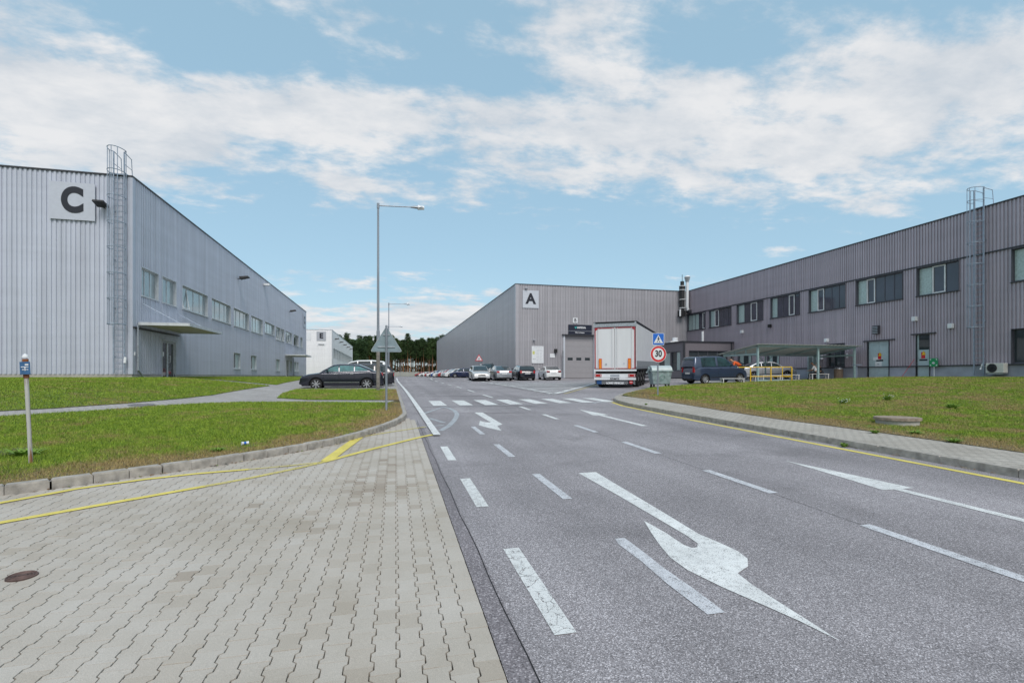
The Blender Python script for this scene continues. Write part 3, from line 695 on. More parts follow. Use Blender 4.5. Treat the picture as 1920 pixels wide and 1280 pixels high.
for a, b_ in ((segs[0], segs[1]), (segs[2], segs[3]), (segs[4], segs[5])): pb.pbox(PS, a, b_, -.5, .3, -.3, .01)
pb.pbox(PF, .0, 40, -.5, .3, -.3, .012); pb.build('plinth', M_PLINC, c_root)
B().pbox(PS, -.08, SL, H, H + .07, -.35, .08).pbox(PF, -.02, 40, H, H + .07, -.35, .085).build('coping', M_TRIM, c_root)
B().box(-40, -.3, .3, SL, H - .3, H - .1).box(-40, -.1, SL - .1, SL, -.5, H).build('roof', M_ROOF, c_root)
ln = B(); ln.box(-.6, -.35, .4, SL - .2, -.2, H - .4); ln.build('inner_wall', M_DARK, c_root)
for s0, s1, z0, z1, n, kw in wins: window(PS, c_root, s0, s1, z0, z1, n, M_FRAME, M_GLASS if kw.get('dark') else M_GLASSC, .045, tilt=kw.get('tilt'))
for s0, s1, z0, z1, n, kw in low: window(PS, c_root, s0, s1, z0, z1, n, M_FRAME, M_GLASS, .045, curtains=(1,))
def glassdoor(P, root, s0, s1, z0, z1, fm, handle=True):
    f = B(); t = .07
    for q in ((s0, s0 + t, z0, z1), (s1 - t, s1, z0, z1), ((s0 + s1) / 2 - .09, (s0 + s1) / 2 + .09, z0, z1 - t), (s0 + t, s1 - t, z1 - t, z1)): f.pbox(P, *q, -.12, -.04)
    f.pbox(P, s0 + t, s1 - t, z0, z0 + .1, -.115, -.045)
    f.pbox(P, s0 - .04, s0, z0, z1 + .04, -.2, .05); f.pbox(P, s1, s1 + .04, z0, z1 + .04, -.2, .05); f.pbox(P, s0 - .04, s1 + .04, z1 + .04, z1 + .09, -.2, .12)
    d = f.build('door', fm, root)
    B().pbox(P, s0 + t, s1 - t, z0 + .1, z1 - t, -.09, -.075).build('pane', M_GLASS, d)
    m = (s0 + s1) / 2 + .16
    B().tube([P(m, 1.0, -.04), P(m, 1.0, .03), P(m, 1.4, .03), P(m, 1.4, -.04)], .016, 6).build('handle', M_WFRAME, d)
    return d
dd = glassdoor(PS, c_root, *d1, M_FRAME); glassdoor(PS, c_root, *d2, M_FRAME)
B().pbox(PS, d1[0] + .15, d1[0] + .5, 1.35, 1.6, -.073, -.068).build('notice', M_SIGNW, dd)
def canopy(s0, s1, out=2.35, z=2.86):
    k = B(); k.pbox(PS, s0, s1, z + .02, z + .07, .05, out)                      # sheet
    k.pbox(PS, s0 - .03, s1 + .03, z - .03, z + .12, out, out + .05); k.pbox(PS, s0 - .05, s0, z - .03, z + .12, .05, out); k.pbox(PS, s1, s1 + .05, z - .03, z + .12, .05, out)
    o = k.build('canopy', M_FRAME, c_root); j = B()
    for i in range(3): a = s0 + .1 + i * (s1 - s0 - .2) / 3; j.pbox(PS, a + .06, a + (s1 - s0 - .2) / 3 - .06, z - .004, z + .016, .12, out - .05)
    j.build('canopy_soffit', mat('soffit_cream', (.52, .49, .33), .6, var=.1, scale=3), o)
    for s in (s0 + .35, s1 - .45): B().tube([PS(s, z + 1.15, .05), PS(s, z + .12, out - .5)], .014, 6).build('tie_rod', M_LADC, o)
canopy(YC_(256) + .1, YC_(336)); canopy(YC_(534), YC_(548), z=2.8)
pp = B(); pp.tube([PS(.35, 2.8, .1), PS(.35, 2.5, .12), PS(.35, .5, .12), PS(.9, .15, .14), PS(2.0, -.12, .2)], .05, 8); pp.build('downpipe', M_GALV, c_root)
pp = B(); pp.tube([PS(YC_(549), 2.7, .1), PS(YC_(549), .4, .12), PS(YC_(553), .0, .2)], .05, 8); pp.build('downpipe', M_GALV, c_root)
B().pbox(PS, .35 - .35, d1[1] + .4, 2.62, 2.70, .04, .12).build('gutter', M_TRIM, c_root)
ladder(PF, c_root, .46, H, .35, 2.75, M_LADC)
floodlight(PF, c_root, 1.15, 8.55, 1.0)
for u in (445, 541): floodlight(PS, c_root, YC_(u), 8.5, 1.3)
B().pbox(PS, YC_(493), YC_(493) + .5, 9.55, 9.75, .05, .6).build('camera_unit', M_SIGNW, c_root)
panel_letter(PF, c_root, 1.53, 3.43, 7.85, 9.68, 'C', 0, M_SIGNC, bold=.085, size=1.62, sx=.80)
panel_letter(PS, c_root, SL - 3.2, SL - 1.0, 7.6, 9.7, 'C', R(90), M_SIGNC, bold=.07, size=1.5)
B().pbox(PS, .10, .2, 1.25, 1.42, .06, .09).build('small_notice', M_SIGNW, c_root)
B().tube([PF(.2, 1.15, .2), PF(.2, .85, .24)], .06, 8).build('pipe_end', M_SIGNW, c_root)

# ---- hall A, end wall facing the camera and long side to the left
a_root = hall('warehouse_a', 'grey ribbed warehouse with a big letter A sign above its dock door', (13.44, 53.2))
AF = frame((0, 0, 0), (1, 0, 0), (0, -1, 0)); AS = frame((0, 0, 0), (0, 1, 0), (-1, 0, 0))
dock = (5.62, 9.05, 0, 4.72)
cladding(AF, 20.96, .85, H, [dock], .19, .075).build('front_wall', M_CLADA, a_root)
cladding(AS, 92.6, .85, H, [], .20, .045).build('side_wall', M_CLADA, a_root)
B().pbox(AF, -.06, .3, .85, H, .0, .08).pbox(AS, 0, .3, .85, H, .0, .06).build('corner_trim', M_CLADA, a_root)
B().pbox(AF, 0, dock[0] - .2, -.6, .85, -.3, .03).pbox(AF, dock[1] + .2, 20.96, -.6, .85, -.3, .03).pbox(AS, 0, 92.6, -.6, .85, -.3, .03).build('plinth', M_PLINR, a_root)
B().pbox(AF, -.1, 20.9, H, H + .07, -.35, .1).pbox(AS, -.02, 92.6, H, H + .07, -.35, .09).build('coping', M_TRIM, a_root)
B().box(.3, 60, .3, 92.3, H - .3, H - .1).box(.35, .5, .5, 92.5, 0, H - .4).box(.4, 20.9, .5, .6, 0, H - .4).box(0, 60, 92.5, 92.6, -.5, H).build('roof', M_ROOF, a_root)
dr = B(); nseg = 8
for i in range(nseg): dr.pbox(AF, dock[0], dock[1], dock[2] + i * dock[3] / nseg + .012, dock[2] + (i + 1) * dock[3] / nseg, -.16, -.12)
dr.pbox(AF, dock[0], dock[1], 0, dock[3], -.2, -.15)
dko = dr.build('dock_door', mat('dock_door_grey', (.33, .32, .335), .45, var=.04), a_root)
for s in (6.3, 7.33, 8.36): B().pbox(AF, s - .3, s + .3, 1.98, 2.28, -.125, -.108).build('door_window', M_GLASS, dko)
for q in (dock[0] - .2, dock[1]): B().pbox(AF, q, q + .2, 0, dock[3] + .02, -.1, .12).build('door_jamb', M_SIGNG, a_root)
B().pbox(AF, dock[0] - .35, dock[1] + .35, dock[3] + .02, dock[3] + .14, -.1, .28).build('door_hood', M_TRIM, a_root)
B().tube([AF(dock[0] - .35, -.1, .45), AF(dock[0] - .35, 3.0, .45)], .07, 8).build('bollard', M_GALV, a_root)
panel_letter(AF, a_root, .73, 2.56, 7.65, 9.57, 'A', 0, M_SIGNG, bold=.06, size=1.55)
panel_letter(AF, a_root, 6.55, 7.1, 6.15, 6.72, 'B', 0, M_SIGNW, bold=.01, size=.5)
sg = B().pbox(AF, 6.0, 8.8, 4.88, 5.95, .08, .14).build('company_sign', M_NAVY, a_root)
text('INTEVA', .30, M_SIGNW, sg, AF(7.55, 5.62, .15), (R(90), 0, 0), .012); text('Wareneingang', .19, M_SIGNW, sg, AF(7.35, 5.07, .15), (R(90), 0, 0), .006)
B().prism(AF, [(6.72, 5.66), (6.80, 5.74), (6.86, 5.62), (6.93, 5.76), (7.0, 5.66), (6.86, 5.50)], .141, .15).build('logo', M_TEAL, sg)
B().pbox(AF, 6.0, 8.8, 5.24, 5.26, .14, .147).build('sign_line', M_SIGNG, sg)
nb = B().pbox(AF, 1.75, 3.12, 1.62, 3.5, .08, .12).build('notice_board', M_SIGNW, a_root)
text('Verkehrsordnung', .13, M_SIGNG2, nb, AF(2.45, 3.36, .125), (R(90), 0, 0)); k = B()
k.pbox(AF, 1.85, 2.1, 2.6, 2.95, .121, .126); k.build('yellow_print', mat('yellow_print', (.6, .6, .2), .5), nb)
k = B(); rr = random.Random(2)
for i in range(9):
    for j in range(2): k.pbox(AF, 2.3 + j * .38, 2.3 + j * .38 + rr.uniform(.2, .34), 1.8 + i * .16, 1.83 + i * .16, .121, .126)
for s in (1.9, 2.08): k.pbox(AF, s, s + .09, 2.02, 2.13, .121, .127)
k.build('print', M_SIGNG2, nb)
B().pbox(AF, 3.85, 4.45, 2.25, 2.7, .08, .1).build('notice', M_SIGNW, a_root)
B().pbox(AF, 4.35, 4.65, 2.78, 3.2, .07, .35).build('signal_box', M_BLACK, a_root)
B().pbox(AF, 9.45, 9.65, 1.8, 2.15, .07, .1).build('notice', M_SIGNW, a_root)
floodlight(AF, a_root, 1.1, 9.72, .55, M_SIGNG); floodlight(AF, a_root, 2.0, 4.1, .5, M_SIGNG)
B().pbox(AF, 9.3, 10.4, -.3, .95, .03, .5).build('concrete_block', M_PLINC, a_root)
# flue and black duct near the inner corner
B().tube([AF(20.0, 8.2, .5), AF(20.0, 9.1, .5)], .28, 10).tube([AF(20.0, 9.2, .5), AF(20.0, 10.25, .5)], .3, 10).tube([AF(20.0, 10.3, .5), AF(20.0, 10.7, .5)], .36, 10).tube([AF(20.0, 10.75, .5), AF(20.0, 11.3, .5)], .22, 10).tube([AF(20.0, 11.3, .5), AF(20.0, 12.1, .5)], .03, 6).pbox(AF, 19.7, 20.3, 7.2, 7.9, .07, .75).build('black_duct', M_BLACK, a_root)
bd = B()
for z in (8.15, 9.14, 10.26, 10.72): bd.tube([AF(20.0, z, .5), AF(20.0, z + .06, .5)], .38, 10)
bd.tube([AF(19.6, 7.2, .7), AF(19.6, 8.0, .7)], .1, 6); bd.tube([AF(20.3, 7.9, .6), AF(20.3, 10.2, .6)], .03, 6); bd.build('duct_band', M_SIGNW, a_root)

# ---- dark hall on the right (long side runs away from the camera)
r_root = hall('warehouse_wing', 'dark grey-brown ribbed metal wing with a row of upper windows along the right side', (34.4, -4))
RW = frame((0, 0, 0), (0, 1, 0), (-1, 0, 0)); RX, RY = 34.4, -4.0
def YR(u): xc = (u - 960) / 945; z = RX / (xc * C + S); return z * (C - xc * S) - RY
rl = YR(1288)
rw = []
for u0, u1, n, wh, cu in ((1289.8, 1323, 5, 0, (2, 3, 4)), (1331, 1372, 5, 3, (4,)), (1383, 1431, 4, 1, (3,)), (1446, 1500, 5, 1, (4,)), (1518, 1586, 5, 3, (4,)), (1607, 1693, 5, 3, (4,)), (1721, 1799, 3, 1, (2,)), (1899, 2100, 5, 2, (4,))):
    rw.append((YR(u1), YR(u0), 5.55, 7.38, n, wh, cu))
rd1 = (YR(1667), YR(1628), 0, 2.72); rd2 = (YR(1743.3), YR(1719), 0, 2.95)
rwin = (YR(2100), YR(1898.5), .92, 2.85); rkiosk = (YR(1585), YR(1552), .95, 2.75); rdoor3 = (YR(1531), YR(1519), 0, 2.6)
lows = [(YR(1462), YR(1440), .9, 2.5), (YR(1410), YR(1385), .9, 2.5)]
op = [w_[:4] for w_ in rw] + [rd1, rd2, rwin, rkiosk, rdoor3] + lows
cladding(RW, rl, .88, H, op, .19, .055).build('wall', M_CLADR, r_root)
pb = B(); cuts = sorted([rd1[:2], rd2[:2], rdoor3[:2]]); z = 0
for a, b_ in cuts + [(rl, rl)]: pb.pbox(RW, z, a, -.6, .88, -.3, .012); z = b_
pb.build('plinth', M_PLINR, r_root)
B().pbox(RW, 0, rl - .1, H, H + .08, -.35, .09).build('coping', M_TRIM, r_root)
B().pbox(RW, 0, rl, 7.44, 7.52, .02, .11).build('band_trim', M_TRIM, r_root)
B().pbox(RW, 0, rl - .1, .84, .9, .0, .1).build('base_trim', M_TRIM, r_root)
B().box(.4, 40, 0, rl, H - .3, H - .1).box(.4, .55, 0, rl, 0, H - .4).build('roof', M_ROOF, r_root)
for s0, s1, z0, z1, n, wh, cu in rw: window(RW, r_root, s0, s1, z0, z1, n, M_DFRAME, mat('window_glass_violet', (.05, .05, .075), .06, var=.3, scale=.6, coat=.5), .085, white=wh, curtains=cu, fw=.05)
window(RW, r_root, *rwin, 3, M_DFRAME, M_GLASS, .085); window(RW, r_root, *rkiosk, 3, M_DFRAME, M_GLASS, .085)
for q in lows: window(RW, r_root, *q, 3, M_DFRAME, M_GLASS, .085, curtains=(0, 2))
def sdoor(q, leaves, win=False):
    s0, s1, z0, z1 = q; d = B(); zt = 1.95 if win else z1
    W = (s1 - s0) / leaves
    for i in range(leaves):
        d.pbox(RW, s0 + i * W + .01, s0 + (i + 1) * W - .01, z0 + .02, 1.38, -.10, -.05); d.pbox(RW, s0 + i * W + .01, s0 + (i + 1) * W - .01, 1.39, zt, -.10, -.05)
        if not win:
            for zz in (.2, 2.35):
                for k in range(4): d.pbox(RW, s0 + i * W + W * .28, s0 + i * W + W * .74, zz + k * .055, zz + k * .055 + .03, -.05, -.03)
    o = d.build('door', M_DOORM, r_root)
    B().pbox(RW, s0 - .04, s0, 0, z1, -.2, .06).pbox(RW, s1, s1 + .04, 0, z1, -.2, .06).pbox(RW, s0 - .45, s1 + .3, z1 + .02, z1 + .09, -.1, .16).build('door_frame', M_TRIM, o)
    if win: B().pbox(RW, s0 + .02, s1 - .02, 1.97, z1 - .02, -.1, -.07).build('pane', M_GLASS, o); B().pbox(RW, s1 - .1, s1, 1.95, z1, -.1, -.04).build('pane_frame', M_DOORM, o)
    B().pbox(RW, s0 + W - .02, s0 + W + .1, 1.05, 1.1, -.05, .0).build('handle', M_GALV, o)
    return o
e1 = sdoor(rd1, 2); e2 = sdoor(rd2, 1, True)
def warnings(o, s, z, k=1):
    B().pbox(RW, s - .14 * k, s + .14 * k, z - .25 * k, z + .22 * k, -.049, -.042).build('warning_red', M_RED, o)
    B().prism(RW, [(s - .2 * k, z + .02), (s + .1 * k, z + .0), (s - .02, z + .32 * k)], -.041, -.036).build('warning_yellow', mat('sticker_yellow', (.8, .5, .02), .5), o)
    B().pbox(RW, s - .3 * k, s + .28 * k, z - .42 * k, z - .30 * k, -.049, -.040).build('warning_black', M_INK, o)
warnings(e1, rd1[0] + .75, 1.55 + .1, .9); warnings(e2, rd2[0] + .45, 1.6, .9)
B().pbox(RW, rd1[1] - 1.0, rd1[1] - .5, .9, 1.25, -.049, -.043).pbox(RW, rd1[1] - .85, rd1[1] - .35, 1.35, 1.58, -.049, -.043).build('notice', M_SIGNW, e1)
o3 = B().pbox(RW, *rdoor3[:2], 0, rdoor3[3], -.1, -.05).build('door', mat('door_brown', (.12, .09, .08), .6), r_root)
B().pbox(RW, rdoor3[0] - .15, rdoor3[0] - .05, 0.1, 2.45, .05, .95).build('open_leaf', M_DOORM, o3)
ladder(RW, r_root, YR(1840), H, .25, 3.1, M_LADC, wd=.5, off=.2)
B().pbox(RW, YR(1644) - .3, YR(1644) + .1, 3.25, 3.85, .05, .3).build('vent_housing', M_TRIM, r_root)
v = B()
for k in range(5): v.pbox(RW, YR(1644) - .32, YR(1644) + .12, 3.3 + k * .11, 3.34 + k * .11, .3, .33)
v.build('vent_slat', M_GALV, r_root)
bevel(B().pbox(RW, YR(1786) - .14, YR(1786) + .14, 3.2, 3.5, .05, .25).build('wall_lamp', M_SIGNW, r_root), .02)
for u, z in ((1394, 4.5), (1446, 4.7), (1553, 2.95), (1718.5, 3.9)): B().pbox(RW, YR(u) - .12, YR(u) + .12, z, z + .28, .05, .3).build('wall_lamp', M_SIGNW if u != 1446 else M_BLACK, r_root)
B().tube([RW(YR(1295), 7.9, .35), RW(YR(1295), 8.3, .45), RW(YR(1295), 11.2, .45)], .17, 12).build('flue_pipe', M_SIGNW, r_root)
B().tube([RW(YR(1295), 11.2, .45), RW(YR(1295), 11.25, .45), RW(YR(1295), 11.75, .45)], [.2, .2, .34], 12).build('flue_cap', M_GALV, r_root)
B().tube([RW(YR(1295), 11.78, .45), RW(YR(1295), 11.95, .45)], [.36, .2], 12).build('flue_rim', M_SIGNW, r_root)
B().pbox(RW, YR(1295) - .25, YR(1295) + .3, 7.6, 7.95, .05, .4).build('flue_bracket', M_TRIM, r_root)
ac = B().pbox(RW, YR(1893), YR(1859), .38, .95, .12, .46).build('air_conditioner', mat('ac_cream', (.62, .61, .56), .45, var=.05), r_root); bevel(ac, .02)
sc = YR(1859) - .32; k = B()
for r_ in (.08, .14, .20, .25): k.tube([RW(sc + math.cos(t * .314) * r_, .67 + math.sin(t * .314) * r_, .475) for t in range(21)], .008, 4, cap=False)
for t in range(10): k.tube([RW(sc, .67, .48), RW(sc + math.cos(t * .628) * .25, .67 + math.sin(t * .628) * .25, .475)], .006, 4)
k.build('fan_grille', M_BLACK, ac)
B().prism(RW, [(sc + math.cos(t * .314) * .24, .67 + math.sin(t * .314) * .24) for t in range(20)], .455, .466).build('fan_opening', M_TRIM, ac)
B().pbox(RW, YR(1890), YR(1861), .30, .36, .0, .42).build('bracket', M_GALV, ac); B().tube([RW(YR(1859) + .02, .75, .2), RW(YR(1857) + .1, .8, .2), RW(YR(1855), .95, .1)], .035, 8).build('hose', M_SIGNW, ac)
B().tube([RW(YR(1846), .95, .1), RW(YR(1846) + .0, .85, .2), RW(YR(1844), .60, .25)], .05, 8).build('drain_spout', M_SIGNW, r_root)
B().pbox(RW, YR(1591), YR(1588), 1.6, 1.95, .055, .07).build('notice', M_SIGNW, r_root)
B().pbox(RW, YR(1544), YR(1538), 1.55, 2.1, .05, .25).build('meter_box', M_SIGNG, r_root)

# ---- entrance annex in the inner corner
n_root = hall('entrance_annex', 'low flat-roofed dark grey entrance annex in the corner between the two halls', (28.6, 44.8), 'annex')
NF = frame((0, 0, 0), (1, 0, 0), (0, -1, 0)); NW = frame((0, 0, 0), (0, 1, 0), (-1, 0, 0)); NH = 3.62
M_ANX = mat('annex_panel', (.17, .155, .172), .45, var=.06)
nf = (.6, 5.0, .0, 2.75); nw1 = (.6, 2.3, .75, 2.7); nw2 = (2.5, 5.2, 0, 2.7); nw3 = (5.4, 7.6, .75, 2.7)
bb = cladding(NF, 5.8, 0, NH, [nf], 20, 0); bb.build('front_wall', M_ANX, n_root); cladding(NW, 8.4, 0, NH, [nw1, nw2, nw3], 20, 0).build('side_wall', M_ANX, n_root)
B().pbox(NF, -.12, 5.8, NH - .02, NH + .1, -.3, .1).pbox(NW, .3, 8.4, NH - .02, NH + .1, -.3, .12).box(.3, 5.8, .3, 8.4, NH - .1, NH).build('roof', M_TRIM, n_root)
B().pbox(NF, -.10, .12, 0, NH - .02, 0, .09).pbox(NF, 5.4, 5.55, 0, NH - .02, 0, .05).build('corner_trim', M_TRIM, n_root)
for P_, q, n in ((NF, nf, 4), (NW, nw1, 2), (NW, nw2, 2), (NW, nw3, 2)): window(P_, n_root, *q, n, M_DFRAME, M_GLASS, .01, sill=False, curtains=(0,) if P_ is NW else ())
B().box(.5, 5.7, .5, 8.3, .02, 3.3).build('inner_wall', M_DARK, n_root)
B().box(.7, 1.7, 3.6, 4.4, NH + .0, NH + .35).tube([(1.5, 4, NH + .1), (1.5, 4, NH + .75)], .3, 10).tube([(4.2, 3, NH), (4.2, 3, NH + 1.4)], .12, 8).build('roof_vent', M_SIGNW, n_root)

# ---- white hall E far left
e_root = hall('warehouse_e', 'white warehouse with a grey letter E panel, seen past the end of hall C', (-12.0, 115.5))
EF = frame((0, 0, 0), (-1, 0, 0), (0, -1, 0)); ES = frame((0, 0, 0), (0, 1, 0), (1, 0, 0)); EL = 64
ew = [(3 + i * 4.1, 6.2 + i * 4.1, 4.2, 6.4, 3, {}) for i in range(14)]
cladding(ES, EL, 0, H, [w_[:4] for w_ in ew] + [(6, 8, 0, 2.6)], .5, .03).build('side_wall', M_CLADE, e_root); cladding(EF, 50, 0, H, [], .5, .03).build('front_wall', M_CLADE, e_root)
B().pbox(ES, 0, EL, H, H + .1, -.3, .06).pbox(EF, 0, 50, H, H + .1, -.3, .08).build('coping', M_SIGNG, e_root); B().box(-50, -.3, .3, EL, H - .3, H - .1).box(-.5, -.35, .3, EL, 0, H - .4).build('roof', M_ROOF, e_root)
for w_ in ew: window(ES, e_root, *w_[:4], 4, M_FRAME, M_GLASSC, .03, sill=False)
for i in range(5): floodlight(ES, e_root, 4 + i * 11, 8.4, 1.6)
panel_letter(EF, e_root, 1.2, 3.1, 7.9, 9.8, 'E', 0, M_SIGNG2, bold=.08, size=1.5)
k = B().pbox(EF, 4.3, 11.5, 7.9, 9.6, .04, .07).build('company_sign', M_SIGNW, e_root); text('faurecia', 1.25, M_INK, k, EF(7.2, 8.75, .08), (R(90), 0, 0), .015)
k = B().pbox(EF, 1.3, 3.0, 6.8, 7.25, .04, .07).build('small_sign', M_SIGNW, e_root); B().pbox(EF, 1.55, 2.75, 6.93, 7.1, .07, .08).build('print', M_INK, k)
B().pbox(ES, 5.8, 8.4, 2.75, 2.9, .03, 2.2).build('canopy', M_FRAME, e_root); B().pbox(ES, 6, 8, 0, 2.6, -.15, -.1).build('door', M_DFRAME, e_root)

# ---- back wall
fw = empty('boundary_wall', (0, 232, 1.45)); tag(fw, 'low pale concrete panel wall at the far end of the road, in front of the pines', 'wall')
k = B(); p2 = B()
for i in range(36): k.box(-60 + i * 4 + .06, -56 + i * 4 - .06, -.05, .05, 0, 1.95); p2.box(-60 + i * 4 - .12, -60 + i * 4 + .12, -.12, .12, 0, 2.1)
k.build('panel', mat('wall_panel', (.34, .34, .33), .9), fw); p2.build('post', mat('wall_post', (.42, .42, .41), .9), fw)

# ------------------------------------------------------------------ cars
M_TYRE = mat('tyre_rubber', (.014, .014, .015), .8); M_RIM = mat('alloy_rim', (.50, .51, .53), .3, metal=.7)
M_CGLASS = mat('car_glass', (.02, .035, .04), .03, var=.4, scale=1.2, coat=1); M_LAMP = mat('headlamp', (.65, .68, .70), .1, coat=1)
M_TAIL = mat('tail_lamp', (.42, .008, .012), .15, coat=1); M_PLATE = mat('number_plate', (.68, .69, .68), .4); M_CHROME = mat('chrome', (.65, .66, .68), .15, metal=.9)
def cpaint(n, c, r=.28, metal=.25): return mat('car_paint_' + n, c, r, metal=metal, var=.03, coat=.9)
def interp(pts, x):
    if x <= pts[0][0]: return pts[0][1]
    for (a, b_), (c, d) in zip(pts, pts[1:]):
        if x <= c: t = (x - a) / (c - a + 1e-9); return b_ + (d - b_) * t
    return pts[-1][1]
KINDS_ = {  # L, W, wheelbase ends (rear, front), wheel radius, deck line, cabin top line, belt
 'sedan': dict(L=4.6, W=1.78, ax=(-1.38, 1.38), r=.325, deck=[(-2.3, .62), (-2.27, .92), (-2.15, 1.03), (-1.6, 1.06), (1.0, .98), (1.25, .95), (1.8, .87), (2.15, .76), (2.27, .60), (2.3, .45)], cab=[(-1.85, 1.0), (-1.45, 1.20), (-.95, 1.39), (-.45, 1.44), (.1, 1.44), (.5, 1.38), (1.2, .96)], rg=(-1.85, -.95), ws=(.42, 1.2), sw=[(-1.42, -.72), (-.66, .12), (.18, .80)]),
 'wagon': dict(L=4.6, W=1.78, ax=(-1.33, 1.35), r=.325, deck=[(-2.3, .62), (-2.27, .95), (-2.2, 1.0), (1.0, .98), (1.25, .95), (1.8, .88), (2.15, .78), (2.27, .60), (2.3, .45)], cab=[(-2.25, .98), (-2.0, 1.32), (-1.85, 1.42), (-1.0, 1.47), (0, 1.48), (.5, 1.41), (1.2, .96)], rg=(-2.25, -1.92), ws=(.45, 1.2), sw=[(-1.85, -1.1), (-1.02, -.08), (0, .80)]),
 'hatch': dict(L=4.2, W=1.76, ax=(-1.28, 1.30), r=.32, deck=[(-2.1, .62), (-2.07, .95), (-2.0, 1.0), (1.0, .98), (1.2, .95), (1.7, .86), (1.97, .76), (2.08, .60), (2.1, .45)], cab=[(-2.02, 1.0), (-1.72, 1.32), (-1.5, 1.42), (-.8, 1.47), (0, 1.48), (.45, 1.40), (1.12, .96)], rg=(-2.02, -1.6), ws=(.42, 1.12), sw=[(-1.5, -.95), (-.88, -.05), (.03, .74)]),
 'coupe': dict(L=4.35, W=1.76, ax=(-1.25, 1.30), r=.32, deck=[(-2.17, .60), (-2.14, .9), (-2.05, 1.0), (-1.5, 1.0), (1.0, .92), (1.25, .9), (1.8, .8), (2.1, .68), (2.15, .45)], cab=[(-1.85, .97), (-1.3, 1.22), (-.9, 1.33), (-.4, 1.36), (.1, 1.35), (.45, 1.28), (1.15, .91)], rg=(-1.8, -.95), ws=(.4, 1.15), sw=[(-1.35, -.55), (-.45, .74)]),
 'suv': dict(L=4.65, W=1.88, ax=(-1.36, 1.38), r=.37, deck=[(-2.32, .7), (-2.29, 1.05), (-2.2, 1.12), (1.0, 1.12), (1.25, 1.1), (1.85, 1.02), (2.2, .92), (2.3, .7), (2.32, .5)], cab=[(-2.2, 1.1), (-1.98, 1.52), (-1.8, 1.64), (-.9, 1.70), (.1, 1.70), (.55, 1.6), (1.2, 1.1)], rg=(-2.2, -1.88), ws=(.5, 1.2), sw=[(-1.8, -1.1), (-1.02, -.08), (0, .82)]),
 'van': dict(L=4.12, W=1.74, ax=(-1.30, 1.39), r=.31, deck=[(-2.06, .6), (-2.04, 1.1), (-1.98, 1.13), (.9, 1.10), (1.15, 1.06), (1.6, .97), (1.9, .84), (2.03, .66), (2.06, .42)], cab=[(-2.05, 1.12), (-2.0, 1.68), (-1.9, 1.77), (-.9, 1.81), (0, 1.80), (.32, 1.72), (1.16, 1.06)], rg=(-2.05, -1.99), ws=(.28, 1.16), sw=[(-1.5, -.42), (-.26, .48)]),
 'mpv': dict(L=4.9, W=1.92, ax=(-1.5, 1.5), r=.34, deck=[(-2.45, .65), (-2.43, 1.1), (-2.35, 1.2), (1.3, 1.2), (1.55, 1.15), (2.0, 1.0), (2.3, .85), (2.42, .65), (2.45, .45)], cab=[(-2.35, 1.18), (-2.2, 1.70), (-2.0, 1.90), (-1.0, 2.0), (.2, 1.97), (.8, 1.82), (1.6, 1.16)], rg=(-2.3, -2.12), ws=(.85, 1.6), sw=[(-1.9, -1.0), (-.9, .1), (.2, 1.0)]),
}
